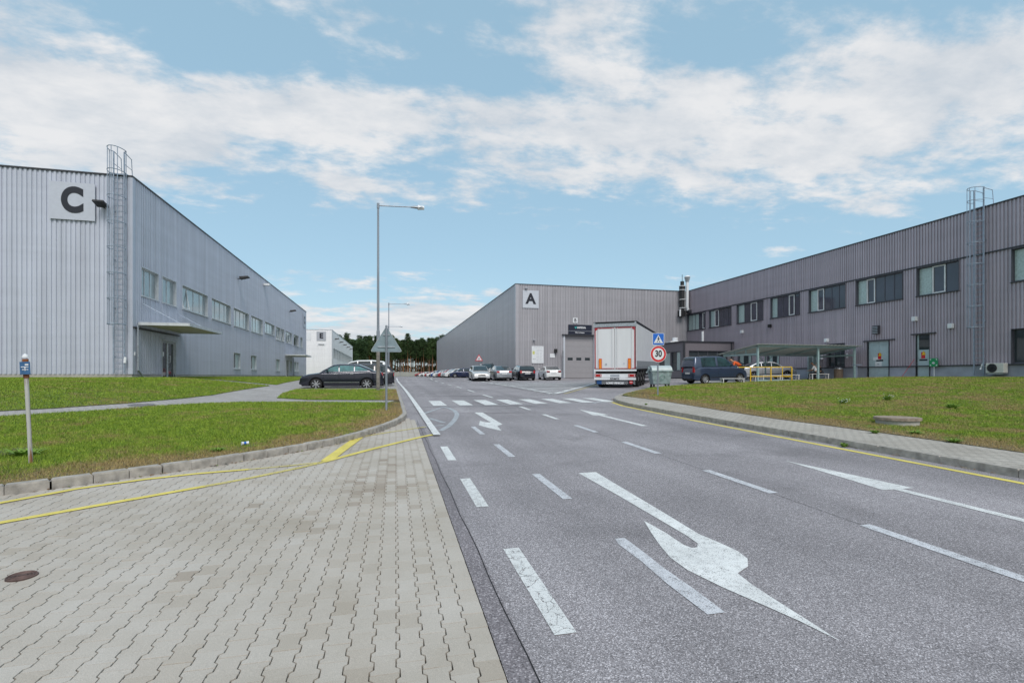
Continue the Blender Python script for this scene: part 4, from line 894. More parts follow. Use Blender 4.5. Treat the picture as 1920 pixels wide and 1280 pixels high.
def make_car(name, kind, pm, label, loc, heading, group=None, spokes=7, rail=False, plate=True, glass=None, scale=1.0, rimm=None, cat='car', mirror=None, stripe=False):
    K = KINDS_[kind]; L, W, r = K['L'], K['W'], K['r']; x0, x1 = -L / 2, L / 2; glass = glass or M_CGLASS
    root = empty(name, (loc[0], loc[1], G(loc[0], loc[1]) + (loc[2] if len(loc) > 2 else .004)), heading); tag(root, label, cat, group)
    # pitch to the slope of the ground
    hx, hy = math.cos(heading), math.sin(heading); px_, py_ = -hy, hx
    zf, zr = G(loc[0] + hx * 1.4, loc[1] + hy * 1.4), G(loc[0] - hx * 1.4, loc[1] - hy * 1.4); zl, zq = G(loc[0] + px_ * .8, loc[1] + py_ * .8), G(loc[0] - px_ * .8, loc[1] - py_ * .8)
    root.rotation_euler = (math.atan2(zl - zq, 1.6), -math.atan2(zf - zr, 2.8), heading); root.location.z = (zf + zr) / 2 + (loc[2] if len(loc) > 2 else .004); root.scale = (scale,) * 3
    ns = 72; xs = [x0 + (x1 - x0) * i / ns for i in range(ns + 1)]
    def hw(x, z):
        t = min(1, abs(x) / (L / 2)); e = W / 2 * (1 - .10 * t ** 5 - .10 * t ** 16)
        return e * (1 - .06 * max(0, (z - .75) / .5) ** 2 - .05 * max(0, (.4 - z) / .3))
    def zlow(x):
        z = .22 + .10 * max(0, (abs(x) - L / 2 + .45) / .45) ** 2
        for a in K['ax']:
            d = abs(x - a); rr = r + .055
            if d < rr: z = max(z, r + math.sqrt(rr * rr - d * d) * 1.0)
        return z
    b = B(); rings = []
    for x in xs:
        zt = interp(K['deck'], x); zl_ = min(zlow(x), zt - .1); ring = []
        for t in (0, .12, .3, .5, .68, .82, .93): z = zl_ + (zt - .03 - zl_) * t; ring.append((x, hw(x, z), z))
        e = hw(x, zt); ring += [(x, e * .965, zt - .035), (x, e * .90, zt - .006), (x, e * .6, zt + .018), (x, 0, zt + .025)]
        rings.append(ring)
    m = len(rings[0])
    for sgn in (1, -1):
        for i in range(ns):
            for j in range(m - 1):
                q = [rings[i][j], rings[i + 1][j], rings[i + 1][j + 1], rings[i][j + 1]]
                b.face([(a, c * sgn, d) for a, c, d in q])
        for e in (0, ns):
            b.face([(x_, y_ * sgn, z_) for x_, y_, z_ in rings[e]] + [(rings[e][0][0], 0, rings[e][0][2])])
    body = b.build('body', pm, root, smooth=True); 
    # cabin
    cab = K['cab']; zb = min(c[1] for c in cab) - .03; ztop = max(c[1] for c in cab); wb, wt = W / 2 * .925, W / 2 * .74
    def cy(z): return wb + (wt - wb) * max(0, (z - zb)) / (ztop - zb)
    cx = [cab[0][0] + (cab[-1][0] - cab[0][0]) * i / 30 for i in range(31)]
    b = B(); rg = []
    for x in cx:
        z = interp(cab, x); e = cy(z); zz = min(z, interp(K['deck'], x) - .02)
        rg.append([(x, cy(zb) * .995, zb), (x, e, z - .02), (x, e * .94, z + .012), (x, e * .6, z + .03), (x, 0, z + .036)])
    for sgn in (1, -1):
        for i in range(30):
            for j in range(4): b.face([(a, c * sgn, d) for a, c, d in (rg[i][j], rg[i + 1][j], rg[i + 1][j + 1], rg[i][j + 1])])
    b.build('cabin', pm, root, smooth=True).data.polygons.foreach_set('use_smooth', [True] * 240)
    # glass, a few mm proud of the cabin skin
    bz = lambda x: interp(K['deck'], x) + .035
    for sgn in (1, -1):
        g = B(); k = B()
        for a, c in K['sw']:
            n = 5; lo, hi = [], []
            for i in range(n + 1):
                x = a + (c - a) * i / n; zt = interp(cab, x) - .065; z0_ = min(bz(x), zt); lo.append((x, cy(z0_) * sgn + .006 * sgn, z0_)); hi.append((x, cy(zt) * sgn + .006 * sgn, zt))
            for i in range(n): g.face([lo[i], lo[i + 1], hi[i + 1], hi[i]])
        # front quarter triangle
        a = K['sw'][-1][1] + .02; z0_ = bz(a); zt = interp(cab, a) - .075; xe_ = a + (zt - z0_) * .95
        if zt > z0_ + .05: g.face([(a, sgn * (cy(z0_) + .006), z0_), (min(xe_, K['ws'][1] - .2), sgn * (cy(z0_) + .006), z0_), (a, sgn * (cy(zt) + .006), zt)])
        g.build('side_window', glass, root)
        a, c = K['sw'][0][0], K['sw'][-1][1]
        k.tube([(a + (c - a) * i / 8, sgn * (cy(bz(a)) + .012), bz(a + (c - a) * i / 8) - .015) for i in range(9)], .010, 4); k.build('window_trim', M_CHROME if stripe else M_BLACK, root)
        mm = B(); mx_ = K['ws'][1] - .42; mm.hexa([(mx_ - .06, sgn * .86 * W / 1.78, bz(0) + .01), (mx_ + .08, sgn * .84 * W / 1.78, bz(0) + .01), (mx_ + .05, sgn * 1.02 * W / 1.78, bz(0) + .03), (mx_ - .06, sgn * 1.04 * W / 1.78, bz(0) + .03), (mx_ - .06, sgn * .87 * W / 1.78, bz(0) + .13), (mx_ + .05, sgn * .86 * W / 1.78, bz(0) + .12), (mx_ + .02, sgn * 1.0 * W / 1.78, bz(0) + .14), (mx_ - .06, sgn * 1.03 * W / 1.78, bz(0) + .16)])
        bevel(mm.build('mirror', mirror or pm, root), .03, 2)
    def slope_glass(xa, xb, nm):
        g = B(); n = 5; lo = []
        for i in range(n + 1):
            x = xa + (xb - xa) * i / n; z = interp(cab, x); e = cy(z) * .90; row = [(x, e * t, z + .036 + .012 - .03 * abs(t) ** 3) for t in (-1, -.6, 0, .6, 1)]; lo.append(row)
        # push outward along the slope normal
        nrm = Vector((-(interp(cab, xb) - interp(cab, xa)), 0, xb - xa)).normalized() * .012
        lo = [[tuple(Vector(p) + nrm) for p in row] for row in lo]
        for i in range(n):
            for j in range(4): g.face([lo[i][j], lo[i + 1][j], lo[i + 1][j + 1], lo[i][j + 1]])
        g.build(nm, glass, root, smooth=True)
    slope_glass(K['ws'][0] + .03, K['ws'][1] - .03, 'windscreen'); slope_glass(K['rg'][0] + .05, K['rg'][1] - .02, 'rear_window')
    # underside, inner wells
    B().box(x0 + .12, x1 - .12, -W / 2 * .72, W / 2 * .72, .2, .75).build('underbody', M_DARK, root)
    # wheels
    for a in K['ax']:
        for sgn in (1, -1):
            y = sgn * (W / 2 - .115); t = B(); n = 28; prof = [(-.10, r - .10), (-.105, r - .03), (-.085, r - .004), (-.04, r), (.04, r), (.085, r - .004), (.105, r - .03), (.10, r - .10)]
            for j in range(len(prof) - 1):
                for i in range(n):
                    u, v = 2 * math.pi * i / n, 2 * math.pi * (i + 1) / n
                    t.face([(a + math.cos(q) * prof[jj][1], y + prof[jj][0], r + math.sin(q) * prof[jj][1]) for q, jj in ((u, j), (v, j), (v, j + 1), (u, j + 1))])
            wh = t.build('wheel', M_TYRE, root, smooth=True); k = B(); yo = y + sgn * .085
            ri = r - .09
            k.tube([(a + math.cos(2 * math.pi * i / 24) * ri, yo, r + math.sin(2 * math.pi * i / 24) * ri) for i in range(25)], .016, 5, cap=False)
            for i in range(spokes):
                q = 2 * math.pi * i / spokes + .3; u = Vector((math.cos(q), 0, math.sin(q))); v = Vector((-math.sin(q), 0, math.cos(q))); c_ = Vector((a, yo, r))
                k.hexa([tuple(c_ + u * d + v * w_ + Vector((0, o_ * sgn, 0))) for o_ in (-.025, 0) for d, w_ in ((.03, -.022), (ri, -.030), (ri, .030), (.03, .022))])
            k.tube([(a, yo - .02 * sgn, r), (a, yo + .008 * sgn, r)], .045, 10)
            k.build('rim', rimm or M_RIM, wh)
            B().tube([(a, yo - .06 * sgn, r), (a, yo - .045 * sgn, r)], ri + .005, 20).build('wheel_disc', M_DARK, wh)
    # lamps, bumpers, grille, plates
    zh = interp(K['deck'], x1 - .25)
    for sgn in (1, -1):
        k = B(); e = hw(x1 - .2, .7)
        k.hexa([(x1 - .06, sgn * e * .52, zh - .20), (x1 - .40, sgn * (e + .008), zh - .14), (x1 - .12, sgn * (e * .96), zh - .22), (x1 - .03, sgn * e * .6, zh - .24), (x1 - .12, sgn * e * .50, zh - .045), (x1 - .48, sgn * (e * .98), zh - .01), (x1 - .22, sgn * (e * .97), zh - .05), (x1 - .09, sgn * e * .62, zh - .06)])
        k.build('headlight', M_LAMP, root)
        k = B(); zt = K['deck'][2][1]; zt0 = zt - .26 if kind not in ('van', 'mpv') else zt - .35; e = hw(x0 + .1, .9)
        if kind in ('van', 'mpv', 'suv', 'wagon', 'hatch'): k.hexa([(x0 - .004, sgn * e * .74, zt0), (x0 + .1, sgn * e * .74, zt0), (x0 + .22, sgn * (e + .006), zt0), (x0 + .02, sgn * (e * .97), zt0), (x0 + .012, sgn * e * .76, zt), (x0 + .1, sgn * e * .74, zt), (x0 + .2, sgn * (e + .0), zt + .02), (x0 + .05, sgn * (e * .965), zt + .0)])
        else: k.hexa([(x0 - .004, sgn * e * .60, zt0 + .04), (x0 + .1, sgn * e * .6, zt0 + .04), (x0 + .28, sgn * (e + .006), zt0 + .06), (x0 + .02, sgn * (e * .96), zt0 + .04), (x0 + .02, sgn * e * .56, zt - .06), (x0 + .1, sgn * e * .56, zt - .06), (x0 + .34, sgn * (e - .0), zt - .05), (x0 + .05, sgn * (e * .95), zt - .05)])
        k.build('taillight', M_TAIL, root)
        k = B()
        for a in ((K['sw'][-1][0] + .08), (K['sw'][-1][0] - .82 if len(K['sw']) > 1 else 0)): k.box(a, a + .17, sgn * (hw(a, .86) + .0), sgn * (hw(a, .86) + .022), bz(0) - .16, bz(0) - .13)
        k.build('door_handle', pm if not stripe else M_CHROME, root)
        k = B(); zs = .42
        k.box(K['ax'][0] + r + .1, K['ax'][1] - r - .1, sgn * (hw(0, zs) - .01), sgn * (hw(0, zs) + .008), zs - (.01 if stripe else .03), zs + .012); k.build('side_trim', M_CHROME if stripe else M_BLACK, root)
        if rail: B().tube([(-1.6, sgn * wt * .92, interp(cab, -1.6) + .03), (-1.45, sgn * wt * .92, ztop + .065), (.1, sgn * wt * .92, ztop + .065), (.35, sgn * wt * .92, interp(cab, .35) + .03)], .018, 6).build('roof_rail', M_BLACK, root)
    k = B(); k.box(x1 - .02, x1 + .012, -.42, .42, .30, .40); k.build('air_intake', M_BLACK, root); B().box(x1 - .05, x1 - .0, -.36, .36, zh - .25, zh - .13).build('grille', M_BLACK, root); B().box(x0 - .012, x0 + .05, -.55, .55, .24, .36).build('bumper_trim', M_BLACK, root)
    # door seams
    k = B()
    for sgn in (1, -1):
        for x in [K['sw'][i][0] - .04 for i in range(1, len(K['sw']))] + [K['sw'][-1][1] + .18]:
            k.tube([(x, sgn * (hw(x, z_) + .001), z_) for z_ in (.3, .55, .8, bz(x) - .08)], .005, 4)
    k.build('door_seam', M_BLACK, root)
    if plate:
        B().box(x1 + .012, x1 + .022, -.26, .26, .42, .53).build('number_plate', M_PLATE, root); B().box(x0 - .02, x0 - .003, -.26, .26, .66, .77).build('number_plate', M_PLATE, root)
    return root
BLKP = cpaint('graphite', (.018, .021, .036), .22, .5); SILV = cpaint('silver', (.42, .43, .44), .3, .5); WHT = cpaint('white', (.70, .71, .71), .3, 0); NAVY = cpaint('navy', (.015, .028, .085), .25, .3)
BLK = cpaint('black', (.010, .011, .018), .22, .2); TEALB = cpaint('slate_blue', (.035, .055, .10), .3, .4); GREY = cpaint('grey', (.16, .17, .18), .3, .4); REDP = cpaint('red', (.35, .02, .02), .3, .1); BLUEP = cpaint('blue', (.02, .06, .25), .3, .2)
TG = mat('car_glass_teal', (.07, .20, .21), .04, var=.5, scale=2, coat=1)
make_car('parked_car', 'sedan', BLKP, 'dark graphite saloon with silver spoke wheels parked side-on behind the lamp post', (-2.62, 31.2), math.pi, spokes=7, glass=TG, stripe=True)
make_car('parked_car', 'wagon', BLK, 'black estate car with roof rails parked behind the graphite saloon, only its tail showing', (-1.95, 34.3), math.pi, rail=True)
make_car('parked_car', 'hatch', WHT, 'white hatchback parked behind the saloon, between the black estate and the white people carrier', (-2.05, 37.2), math.pi)
make_car('parked_van', 'mpv', WHT, 'tall white people carrier, the farthest of the cars beside the graphite saloon', (-2.2, 41.4), math.pi, cat='van', scale=.92)
g1 = 'cars parked in front of hall A'
make_car('parked_car', 'sedan', cpaint('silver_bright', (.58, .58, .57), .3, .3), 'pale silver saloon facing the camera, leftmost of the front row at hall A', (8.75, 49.6), R(-93), g1)
make_car('parked_suv', 'suv', GREY, 'grey off-roader with dark roof rails behind the pale silver saloon', (11.1, 57.6), R(-92), g1, rail=True, cat='car')
make_car('parked_car', 'sedan', cpaint('silver_grey', (.33, .35, .37), .3, .5), 'silver-grey saloon with its red tail lamps to the camera, right of the pale silver saloon', (11.0, 49.9), R(87), g1)
make_car('parked_car', 'wagon', BLK, 'black estate with bright red tail lamps in the front row at hall A', (13.35, 49.9), R(87), g1)
wc = make_car('parked_car', 'coupe', cpaint('white_plain', (.74, .75, .74), .35, 0), 'old white coupe left of the dock door of hall A', (16.1, 49.6), R(84), g1)
k = B()
for y in (-.68, -.56, -.44, .44, .56, .68): k.tube([(-2.19, y, .84), (-2.13, y, .84)], .045, 8)
k.build('round_lamp', M_INK, wc)
g2 = 'cars parked along the side of hall A'
sidec = [('hatch', NAVY, 77.6, 'navy hatchback with grey wheels at the near end of the row along hall A'), ('wagon', WHT, 83.5, 'white estate with dark roof rails beside the navy hatchback'), ('sedan', SILV, 86.6, 'silver saloon just beyond the white estate in the row along hall A'), ('hatch', WHT, 91, 'white hatchback in the middle of the row along hall A'), ('sedan', REDP, 95.5, 'red saloon half hidden in the row along hall A'), ('hatch', SILV, 101, 'silver hatchback before the blue car in the row along hall A'), ('wagon', WHT, 106, 'white estate in the far half of the row along hall A'), ('hatch', BLUEP, 114, 'blue hatchback in the far half of the row along hall A'), ('sedan', WHT, 124, 'white saloon beyond the blue hatchback'), ('hatch', REDP, 134, 'small red hatchback near the far end of the row'), ('sedan', WHT, 150, 'white saloon second from the far end of the row'), ('hatch', REDP, 165, 'distant red hatchback, farthest of the row along hall A')]
for i, (kd, pm, y, lb) in enumerate(sidec): make_car('parked_car', kd, pm, lb, (11.15 if y < 140 else 11.15 - (y - 140) * .04, y), R(180 + (i * 37 % 5) - 2), g2, rail=(i in (1, 6)))
bl = make_car('parked_van', 'van', TEALB, 'slate blue small van beside the waste container', (21.55, 30.1), R(1), spokes=9, cat='van', rail=True, glass=mat('car_glass_dark_teal', (.025, .06, .065), .04, var=.5, scale=2, coat=1))
make_car('parked_car', 'sedan', cpaint('silver_white', (.52, .53, .55), .3, .4), 'silver saloon standing behind the bicycle shelter posts', (31.0, 36.4), R(-13), spokes=6)
make_car('parked_car', 'wagon', BLK, 'black estate car half hidden behind the slate blue van and the man in orange', (29.3, 38.6), R(-13), scale=1.06)

# ------------------------------------------------------------------ lorry
def lorry():
    root = empty('articulated_lorry', (13.25, 28.05, G(13.5, 28.5)), R(90 - 35)); tag(root, 'long lorry with a white-doored grey curtain trailer, seen from behind in front of hall A', 'lorry')
    W2 = 1.27; TL = 13.4; zf = 1.20; zt = 3.95
    root.rotation_euler = (0, -math.atan2(G(21, 39) - G(14, 29.5), 12), R(90 - 35))
    M_C = mat('trailer_curtain', (.68, .69, .72), .55, var=.05, scale=1.5, bump=.12, bscale=1.5); M_D = mat('trailer_door_white', (.70, .71, .72), .4, var=.06, scale=2, streak=True)
    k = B(); k.box(.06, TL, -W2, -W2 + .03, zf + .05, zt - .12); k.box(.06, TL, W2 - .03, W2, zf + .05, zt - .12); k.box(TL - .05, TL, -W2, W2, zf, zt); k.build('curtain', M_C, root)
    k = B(); k.box(.0, TL, -W2, W2, zt - .1, zt); k.box(-.05, TL + .1, -W2 - .03, W2 + .03, zt, zt + .03); k.build('roof', M_TRIM, root)
    k = B(); k.box(-.02, .05, -W2, W2, zt - .28, zt - .08, 0); k.box(-.03, .02, -W2, -W2 + .10, zt - .30, zt, 0); k.box(-.03, .02, W2 - .10, W2, zt - .30, zt, 0); k.build('roof_header', M_GALV, root)
    d = B(); zd0, zd1 = 1.12, zt - .32
    d.box(-.02, .04, -W2 + .06, -.012, zd0, zd1); d.box(-.02, .04, .012, W2 - .06, zd0, zd1); dd = d.build('rear_door', M_D, root)
    fr = B()
    for s in (1, -1):
        fr.box(-.045, -.022, s * (W2 - .06), s * (W2 - .11), zd0 + .02, zd1)
        fr.box(-.044, -.022, s * .05, s * (W2 - .12), zd1 - .05, zd1 - .005); fr.box(-.044, -.022, s * .05, s * (W2 - .12), zd0 + .02, zd0 + .06)
        fr.hexa([(-.044, s * (W2 - .3), zd1 - .05), (-.022, s * (W2 - .3), zd1 - .05), (-.022, s * (W2 - .12), zd1 - .05), (-.044, s * (W2 - .12), zd1 - .05), (-.044, s * (W2 - .13), zd1 - .16), (-.022, s * (W2 - .13), zd1 - .16), (-.022, s * (W2 - .12), zd1 - .16), (-.044, s * (W2 - .12), zd1 - .16)])
    fr.build('reflective_tape', mat('tape_red', (.38, .015, .03), .4), dd)
    k = B()
    for y in (-1.0, -.15, .15, 1.0): k.tube([(-.05, y, zd0 + .02), (-.05, y, zd1 - .02)], .015, 6)
    k.build('locking_bar', M_D, dd)
    for s in (1, -1):
        mp_ = B().box(-.07, -.045, s * .79, s * .95, zd0 + .03, zd0 + .62).build('marker_plate', M_ORANGE, root)
        B().box(-.072, -.068, s * .78, s * .80, zd0 + .03, zd0 + .60).box(-.072, -.068, s * .94, s * .96, zd0 + .03, zd0 + .60).box(-.072, -.068, s * .78, s * .96, zd0 + .60, zd0 + .64).build('plate_edge', M_RED, mp_)
    k = B(); k.tube([(-.04, .52, 1.42), (-.055, .52, 1.42)], .06, 12); k.tube([(-.04, -.55, 1.46), (-.05, -.55, 1.46)], .035, 8); k.build('round_sticker', M_SIGNG2, dd)
    k = B(); k.box(-.05, .1, -W2, W2, 1.0, 1.10); k.build('sill', M_SIGNW, root)
    k = B(); k.box(.0, .2, -1.15, 1.15, .86, 1.0); k.box(.1, TL - 1, -.5, .5, .8, 1.1); k.box(.3, 9, -1.1, 1.1, 1.0, zf + .05); k.build('chassis', M_DARK, root)
    k = B(); k.box(-.06, .1, -1.2, 1.2, .62, .84); k.box(-.10, .05, -1.24, 1.24, .48, .60); bm = k.build('bumper', M_SIGNW, root)
    text('SCHMITZ', .13, M_INK, bm, (-.104, 0, .54), (R(90), 0, R(-90)), .006)
    B().box(-.075, -.062, -.27, .27, .67, .79).build('number_plate', mat('plate_old', (.35, .38, .42), .5), bm)
    for s in (1, -1):
        t = B().box(-.09, -.05, s * .80, s * 1.22, .66, .82).build('taillight', M_TAIL, root)
        B().tube([(-.092, s * 1.17, .74), (-.10, s * 1.17, .74)], .035, 8).tube([(-.092, s * .85, .74), (-.10, s * .85, .74)], .035, 8).build('reverse_lens', M_LAMP, t)
    # chequered spray flap
    fl = B().box(-.03, -.015, -1.2, 1.2, .20, .47).build('spray_flap', M_BLACK, root); q = B()
    n = 40; w_ = 2.4 / n
    for i in range(n):
        for j in range(5):
            if (i + j) % 2 == 0 and not (abs(i - 4) < 3 and 0 <= j) and not abs(i - 36) < 3: q.box(-.034, -.030, -1.2 + i * w_, -1.2 + (i + 1) * w_, .21 + j * .05, .26 + j * .05)
    q.build('chequer', mat('chequer_grey', (.30, .31, .33), .6), fl); text('LONG VEHICLE', .15, M_SIGNW, fl, (-.037, 0, .28), (R(90), 0, R(-90)), .01)
    B().box(-.036, -.031, .80, 1.10, .22, .45).build('blue_badge', mat('badge_blue', (.01, .07, .22), .4), fl); B().tube([(-.031, -.96, .34), (-.036, -.96, .34)], .11, 16).build('red_badge', M_RED, fl); B().box(-.04, -.036, -1.04, -.88, .325, .355).build('badge_bar', M_SIGNW, fl)
    # side rave with slots
    k = B()
    for s in (1, -1):
        k.box(.1, TL, s * (W2 - .02), s * (W2 + .01), zf - .08, zf + .06)
        for i in range(44): k.box(.2 + i * .3, .38 + i * .3, s * (W2 + .008), s * (W2 + .02), zf + .06, zf + .42)
    k.build('side_rail', M_GALV, root)
    k = B()
    for s in (1, -1):
        k.box(3.9 + 1.6, 10.5, s * (W2 - .08), s * (W2 - .04), .55, .65); k.box(5.5, 10.5, s * (W2 - .08), s * (W2 - .04), .8, .9)
    k.build('side_guard', M_GALV, root)
    for xi, x in enumerate((1.35, 2.66, 3.97)):
        for s in (1, -1):
            y = s * 1.06; t = B(); n = 30; rr = .5; prof = [(-.19, .30), (-.19, .44), (-.17, .49), (-.1, .5), (.1, .5), (.17, .49), (.19, .44), (.19, .30)]
            for j in range(len(prof) - 1):
                for i in range(n):
                    u, v = 2 * math.pi * i / n, 2 * math.pi * (i + 1) / n
                    t.face([(x + math.cos(a) * prof[jj][1], y + prof[jj][0], rr + math.sin(a) * prof[jj][1]) for a, jj in ((u, j), (v, j), (v, j + 1), (u, j + 1))])
            wh = t.build('wheel', M_TYRE, root, smooth=True)
            B().tube([(x, y + s * .10, rr), (x, y + s * .13, rr)], [.30, .29], 20).tube([(x, y + s * .13, rr), (x, y + s * .17, rr)], .12, 12).build('rim', mat('rim_steel', (.3, .3, .31), .45, metal=.4), wh)
        B().box(x - .62, x + .62, -1.26, -.84, 1.03, 1.06).box(x - .62, x + .62, .84, 1.26, 1.03, 1.06).build('mudguard', M_BLACK, root)
    # tractor unit ahead of the trailer
    M_CAB = cpaint('cab_white', (.62, .63, .64), .35, 0); k = B()
    k.hexa([(TL + .75, -1.2, .9), (TL + 2.95, -1.2, .6), (TL + 2.95, 1.2, .6), (TL + .75, 1.2, .9), (TL + .75, -1.15, 3.5), (TL + 2.65, -1.15, 3.3), (TL + 2.65, 1.15, 3.3), (TL + .75, 1.15, 3.5)])
    cb = bevel(k.build('cab', M_CAB, root), .08, 3)
    B().box(TL + 1.5, TL + 2.5, -1.20, -1.17, 1.9, 2.7).box(TL + 1.5, TL + 2.5, 1.17, 1.20, 1.9, 2.7).build('side_window', M_CGLASS, cb)
    B().hexa([(TL + 2.84, -1.0, 1.9), (TL + 2.87, -1.0, 1.9), (TL + 2.87, 1.0, 1.9), (TL + 2.84, 1.0, 1.9), (TL + 2.72, -.95, 2.8), (TL + 2.76, -.95, 2.8), (TL + 2.76, .95, 2.8), (TL + 2.72, .95, 2.8)]).build('windscreen', M_CGLASS, cb)
    B().box(TL - 3, TL + 2.6, -.45, .45, .6, .95).build('frame', M_DARK, root)
    for x in (TL - 1.2, TL + 2.2):
        for s in (1, -1):
            wh = B().tube([(x, s * .85, .5), (x, s * 1.16, .5)], .5, 26).build('wheel', M_TYRE, root); B().tube([(x, s * 1.165, .5), (x, s * 1.18, .5)], .28, 16).build('rim', M_RIM, wh)
lorry()

# ------------------------------------------------------------------ waste container
def container():
    root = empty('waste_container', (15.0, 25.9, G(15.0, 25.9)), R(-14)); root.scale = (.86, .86, .96); tag(root, 'dented galvanised waste container on castors in front of the lorry', 'waste container')
    m = mat('container_zinc', (.30, .38, .39), .5, metal=.35, var=.3, scale=5, bump=.1, bscale=6); k = B()
    k.hexa([(-.55, -.42, .25), (.55, -.42, .25), (.55, .42, .25), (-.55, .42, .25), (-.68, -.52, 1.05), (.68, -.52, 1.05), (.68, .52, 1.05), (-.68, .52, 1.05)])
    bd = bevel(k.build('body', m, root), .05, 3)
    l = B(); n = 10; pr = [(math.cos(math.pi * i / n) * .56, 1.06 + math.sin(math.pi * i / n) * .30) for i in range(n + 1)]
    for i in range(n):
        a, c = pr[i], pr[i + 1]; l.face([(-.66, a[0], a[1]), (.66, a[0], a[1]), (.66, c[0], c[1]), (-.66, c[0], c[1])])
    for x in (-.66, .66): l.face([(x, a, z) for a, z in pr])
    ld = l.build('lid', mat('container_lid', (.48, .54, .54), .45, metal=.2, var=.15, scale=5), root, smooth=False)
    B().box(-.72, .72, -.56, -.5, 1.0, 1.08).box(-.72, .72, .5, .56, 1.0, 1.08).box(-.72, -.66, -.56, .56, 1.0, 1.08).box(.66, .72, -.56, .56, 1.0, 1.08).build('rim', m, root)
    a = B()
    a.tube([(-.74, -.05, 1.12), (-.78, -.05, 1.12)], .16, 14); a.box(-.76, -.72, -.09, -.01, .6, 1.1); a.tube([(-.9, -.0, .95), (-.6, 0, .95)], .03, 8); a.build('lift_bracket', m, root)
    B().tube([(-.55, -.30, .20), (-.62, -.30, .20)], .2, 12).build('drum', m, root) if False else None
    e = B(); e.tube([(.05, -.475, .62), (.05, -.49, .62)], .001, 4)
    for i in range(3):
        q = math.pi * 2 * i / 3 + math.pi / 2; p = [(.05 + math.cos(q + t) * .14, -.492 + .035 * 0, .66 + math.sin(q + t) * .14) for t in (0, .5, 1.0, 1.5)]
        e.tube([(x, -.40 - .12 * (z - .25) - .032, z) for x, y, z in p], .013, 5)
    e.build('recycling_emblem', mat('emblem_green', (.12, .28, .22), .6), bd)
    for x in (-.48, .48):
        for y in (-.34, .34): B().tube([(x, y - .03, .085), (x, y + .03, .085)], .085, 14).box(x - .05, x + .05, y - .045, y + .045, .16, .27).build('castor', M_BLACK, root)
container()

# ------------------------------------------------------------------ road signs and posts
def zg(x, y, o=0): return G(x, y) + o
r = empty('road_sign', (11.2, 19.5, zg(11.2, 19.5, .12)), R(-8)); tag(r, 'blue crossing sign above a round red-edged 30 speed limit sign on one grey post', 'road sign')
B().tube([(0, 0, -.2), (0, 0, 2.65)], .032, 10).build('post', M_POLE, r)
FR = frame((0, -.05, 0), (1, 0, 0), (0, -1, 0))
def rr(w, h, c, n=4):
    o = []
    for sx, sy, a0 in ((1, 1, 0), (-1, 1, 90), (-1, -1, 180), (1, -1, 270)):
        for i in range(n + 1): a = R(a0 + 90 * i / n); o.append((sx * (w - c) + math.cos(a) * c, sy * (h - c) + math.sin(a) * c))
    return o
def shift(poly, x, z): return [(a + x, b_ + z) for a, b_ in poly]
cz = 2.40
p = B().prism(FR, shift(rr(.255, .255, .03), 0, cz), 0, .012).build('crossing_plate', M_SIGNW, r); B().prism(FR, shift(rr(.24, .24, .025), 0, cz), .012, .014).build('blue_field', M_BLUE, p)
B().prism(FR, [(-.205, cz - .17), (.205, cz - .17), (0, cz + .185)], .014, .017).build('white_triangle', M_SIGNW, p)
k = B()
k.prism(FR, [(math.cos(t * .628) * .024, cz + .085 + math.sin(t * .628) * .026) for t in range(10)], .017, .020)
k.prism(FR, [(-.028, cz + .055), (.028, cz + .055), (.022, cz - .04), (-.022, cz - .04)], .017, .020)
for sx in (-1, 1):
    k.prism(FR, [(sx * .02, cz + .05), (sx * .075, cz - .0), (sx * .068, cz - .015), (sx * .016, cz + .025)][::sx], .017, .020)
    k.prism(FR, [(sx * .0, cz - .03), (sx * .022, cz - .04), (sx * .075, cz - .125), (sx * .045, cz - .13)][::sx], .017, .020)
for i in range(5): k.prism(FR, [(-.13 + i * .055, cz - .155), (-.105 + i * .055, cz - .155), (-.10 + i * .052, cz - .135), (-.12 + i * .052, cz - .135)], .0172, .0205)
k.build('walking_figure', M_INK, p)
cz = 1.765
circ = lambda rad, x=0, z=0, n=40: [(x + math.cos(2 * math.pi * i / n) * rad, z + math.sin(2 * math.pi * i / n) * rad) for i in range(n)]
p = B().prism(FR, circ(.355, 0, cz), 0, .012).build('speed_plate', M_SIGNW, r); B().prism(FR, circ(.338, 0, cz), .012, .015).build('red_ring', M_RED, p); B().prism(FR, circ(.25, 0, cz), .015, .018).build('white_disc', M_SIGNW, p)
text('30', .37, M_INK, p, FR(0, cz + .005, .02), (R(90), 0, 0), .012, sx=.82)
r = empty('give_way_sign', (-.07, 15.4, zg(-.07, 15.4, .10)), R(0)); tag(r, 'bare grey back of a triangular road sign on a thin post at the lawn corner', 'road sign')
B().tube([(0, 0, -.2), (0, 0, 2.52)], .034, 10).build('post', M_POLE, r)
FB = frame((0, .05, 0), (1, 0, 0), (0, -1, 0))
def rtri(w, h, c, z0, n=4):
    pts = [Vector((-w, z0)), Vector((w, z0)), Vector((0, z0 + h))]; o = []
    for i in range(3):
        a, b_, d = pts[i - 1], pts[i], pts[(i + 1) % 3]; u, v = (a - b_).normalized(), (d - b_).normalized()
        for t in range(n + 1):
            f = t / n; q = b_ + u * c * (1 - f) * (1 - f) + v * c * f * f; o.append((q.x, q.y))
    return o
p = B().prism(FB, rtri(.46, .76, .09, 1.74), 0, .01).build('sign_plate', M_SBACK, r)
B().prism(FB, rtri(.47, .775, .095, 1.732), -.012, .0).build('sign_face', M_SIGNW, p)
B().pbox(FB, -.25, .25, 1.87, 1.90, .01, .035).pbox(FB, -.10, .10, 2.23, 2.26, .01, .035).build('clamp_rail', M_GALV, p)
r = empty('warning_sign', (10.35, 58.8, zg(10.35, 58.8)), R(-5)); tag(r, 'red-edged triangular road narrows sign standing above the parked cars', 'road sign')
